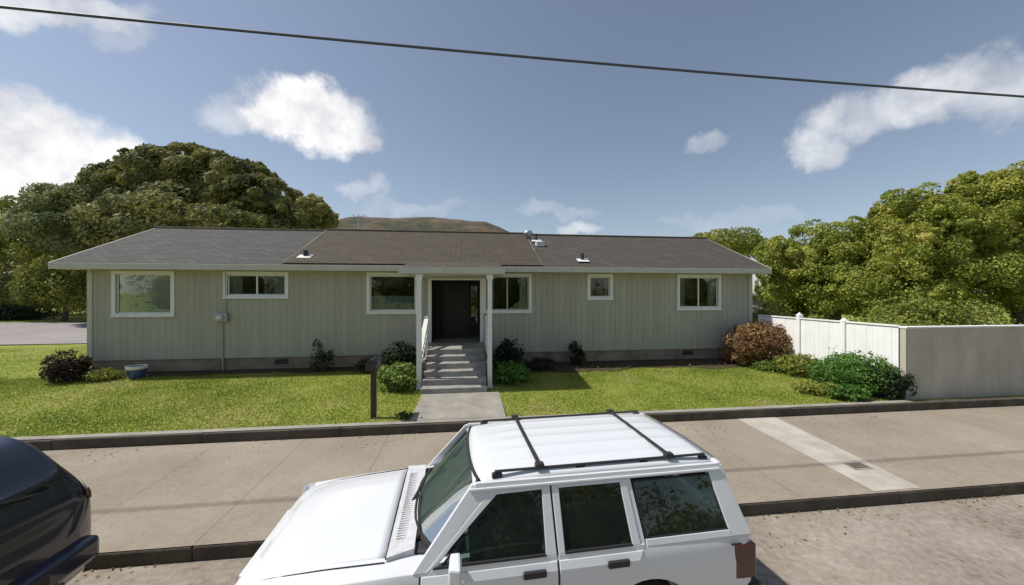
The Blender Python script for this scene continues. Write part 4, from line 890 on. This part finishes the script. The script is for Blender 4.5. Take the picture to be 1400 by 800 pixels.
bush('ground_plant', 'low brown plant in the soil bed right of the steps', 'plant', at(735, 7.0), (.6, .35, .2), 1300, .06, M['leaf_maroon'])
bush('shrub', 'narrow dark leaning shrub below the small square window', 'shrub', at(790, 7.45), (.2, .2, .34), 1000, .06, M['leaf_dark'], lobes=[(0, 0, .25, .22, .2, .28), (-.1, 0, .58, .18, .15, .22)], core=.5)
bush('shrub', 'large rusty red bush at the right corner of the house', 'shrub', at(1036, 6.9), (1.0, .7, .76), 10500, .075, M['leaf_red'], elong=1.8)
bush('shrub', 'yellow green bush between the rusty bush and the round hedge', 'shrub', at(1090, 5.6), (.5, .45, .34), 2600, .07, M['leaf_yellow'])
bush('ground_plant', 'small grey green plant in front of the rusty bush', 'plant', at(1050, 6.1), (.4, .3, .18), 1200, .06, M['leaf_bright'])
bush('shrub', 'large rounded dark green bush in front of the white fence', 'shrub', at(1172, 4.0), (.9, .7, .62), 15000, .055, M['leaf_green'], lobes=[(0, 0, .38, .92, .66, .50), (.4, -.15, .34, .5, .4, .38), (-.42, .1, .32, .5, .45, .36)], outl=0)
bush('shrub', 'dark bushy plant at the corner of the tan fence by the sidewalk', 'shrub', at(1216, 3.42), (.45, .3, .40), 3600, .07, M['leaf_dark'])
bush('shrub', 'leafy light green plant in front of the rounded green bush', 'shrub', at(1160, 3.4), (.42, .24, .18), 2000, .08, M['leaf_green'])
bush('flower_clump', 'yellow green ground plant at the right end of the lawn', 'plant', at(1120, 4.0), (.6, .35, .15), 1800, .06, M['leaf_yellow'])

# ================================================================ TREES
G = .45
def L_(px, py, d, rx, rz, ry=None):
    p = W(px, py, d); return (p.x, p.y, p.z, rx * d / F, (ry or rx) * d / F, rz * d / F)
def B_(px, d): p = W(px, 400, d); return (p.x, p.y, .42)
tree('cypress_tree', 'huge spreading dark cypress rising behind the left half of the roof', 'tree', B_(290, 31),
     [L_(235, 262, 31, 62, 48), L_(305, 268, 31, 62, 50), L_(360, 282, 30, 50, 36), L_(415, 300, 30, 38, 34), L_(185, 280, 31, 46, 46), L_(208, 244, 32, 38, 34), L_(265, 232, 32, 52, 26), L_(330, 250, 32, 44, 26), L_(300, 320, 31, 110, 50)],
     110000, .19, M['leaf_cyp'], .55, elong=2.0, axis=(.5, 0, .45), clump=.22, jit=.6, sub=46, outl=3)
tree('feathery_tree', 'grey green feathery tree left of the cypress', 'tree', B_(170, 29), [L_(112, 292, 29, 44, 32), L_(70, 308, 29, 34, 26), L_(150, 268, 29, 34, 32), L_(120, 325, 29, 58, 34)], 38000, .17, M['leaf_grey'], .3, elong=1.5, axis=(.4, 0, .6))
tree('leafy_tree', 'yellow green leafy tree at the far left beyond the side road', 'tree', B_(40, 34), [L_(30, 318, 34, 50, 44), L_(95, 325, 34, 46, 40), L_(-30, 325, 34, 52, 50), L_(150, 325, 34, 38, 34), L_(70, 350, 34, 50, 32)], 42000, .19, M['leaf_light'], .3)
tree('leafy_tree', 'round olive tree just left of the house eave across the side road', 'tree', B_(88, 31.5), [L_(85, 388, 31.5, 34, 36), L_(118, 385, 31.5, 30, 42), L_(60, 400, 31.5, 24, 26), L_(125, 405, 31.5, 26, 28)], 22000, .18, M['leaf_light'], .2)
bush('hedge_bush', 'dark low bush at the far left edge beyond the side road', 'shrub', B_(12, 33), (3.3, 1.5, .75), 7000, .14, M['leaf_dark'])
bush('hedge_bush', 'olive bush on the verge left of the olive tree', 'shrub', B_(-10, 37), (5.5, 2, 2.6), 12000, .17, M['leaf_cyp'])
bush('hedge_bush', 'long dense hedge mass behind the olive tree', 'shrub', B_(60, 40), (11, 3, 3.4), 24000, .2, M['leaf_cyp'])
tree('leafy_tree', 'small green tree top showing over the right end of the roof', 'tree', B_(992, 30), [L_(990, 338, 30, 42, 21), L_(1020, 338, 30, 20, 17), L_(960, 338, 30, 22, 16)], 13000, .16, M['leaf_light'], .25)
# large bushy trees on the right
RT = [('bushy green tree right behind the shed roof, nearest the house', 1105, 17.5, [(1095, 360, 50, 46), (1135, 335, 46, 36), (1075, 385, 34, 40), (1150, 385, 55, 50), (1180, 345, 44, 42), (1130, 400, 70, 44), (1200, 385, 60, 50), (1062, 360, 26, 34)], 30000),
      ('tall bushy green tree in the middle of the row behind the tan fence', 1255, 15.5, [(1250, 318, 55, 48), (1225, 350, 60, 52), (1290, 300, 62, 48), (1235, 285, 32, 24), (1280, 380, 75, 60), (1225, 410, 60, 40), (1180, 400, 50, 42), (1300, 350, 60, 60)], 32000),
      ('tallest bushy green tree at the right edge behind the tan fence', 1390, 15.0, [(1370, 290, 62, 52), (1345, 262, 34, 28), (1400, 262, 55, 34), (1430, 320, 70, 70), (1350, 350, 65, 55), (1420, 400, 80, 60)], 26000)]
for (lab, px, d, lb, n_) in RT:
    tree('bushy_tree', lab, 'tree', B_(px, d), [L_(a, b_, d, c, e) for (a, b_, c, e) in lb], int(n_ * 2.6), .088, M['leaf_right'], .18, group='bushy trees behind the fences', clump=.22, sub=60, outl=4, core=.48)
bush('hedge_bush', 'dense green bush leaning just over the top of the tan fence', 'shrub', (13.6, 4.9, .45), (2.4, 1.0, 1.2), 30000, .07, M['leaf_hedge'], core=.7)
bush('hedge_bush', 'dark bush behind the white board fence', 'shrub', (12.3, 8.6, .45), (1.3, 1.4, 1.1), 13000, .07, M['leaf_hedge'])

o = crown('added_tree_belt', [(x, -24 + 2 * math.sin(x), 2.6 + 1.2 * math.sin(x * .7), 4.6, 3, 3.4 + .8 * math.sin(x * 1.9)) for x in range(-32, 36, 6)], 16000, .3, M['leaf_cyp'], None)  # unseen trees added behind the camera for the windows to reflect
tag(o, 'unseen tree belt added across the street to give the windows reflections', 'added trees', kind='stuff')

# dry leaf litter in the gutter and along the garden kerb
def litter(n_, x0, x1, y0, y1, z, size, pw=2.2):
    X_ = rng.uniform(x0, x1, n_); Y_ = y1 - (y1 - y0) * rng.uniform(0, 1, n_) ** pw
    k = np.array([mnoise.noise(Vector((x * .9, 3, 0))) > -.12 for x in X_]); X_, Y_ = X_[k], Y_[k]
    P = np.stack([X_, Y_, np.full(len(X_), z)], 1); Nn = np.tile([0, 0, 1.0], (len(X_), 1)); return leaf_arrays(P, Nn, size, 1.5, .25)
mlit = leafmat('dry_leaf', [(.10, .06, .03), (.22, .14, .06), (.20, .21, .06), (.33, .24, .11)], trans=.1, clump=2)
V = np.vstack([litter(600, -9, 12, -.6, -.01, .012, .028, 3), litter(400, -9, 12, 2.2, 2.89, .205, .026), litter(150, -9, 12, .1, 2.8, .195, .018, 1), litter(500, .9, 10, 6.9, 7.8, .55, .05, 1)])
tag(mesh_quads('leaf_litter', V, mlit, None), 'dry leaves and debris lying in the gutter and along the kerbs', 'leaf litter', kind='stuff')
# utility cover on the pale strip
p_ = atZ(1172, 637, .18)
mc = empty('utility_cover', (p_.x, p_.y, SZ0 + (SZ1 - SZ0) * p_.y / 2.9 + .006), 0, 'small dark utility cover set in the pale strip of sidewalk', 'utility cover')
MB().box(-.17, .17, -.11, .11, -.004, .006).build('frame', M['conc'], mc, bevel=.003)
MB().box(-.14, .14, -.085, .085, .0, .009).build('lid', mat('cover_lid', (.12, .10, .075), .7, .25, 9, .5, 80), mc, bevel=.003)
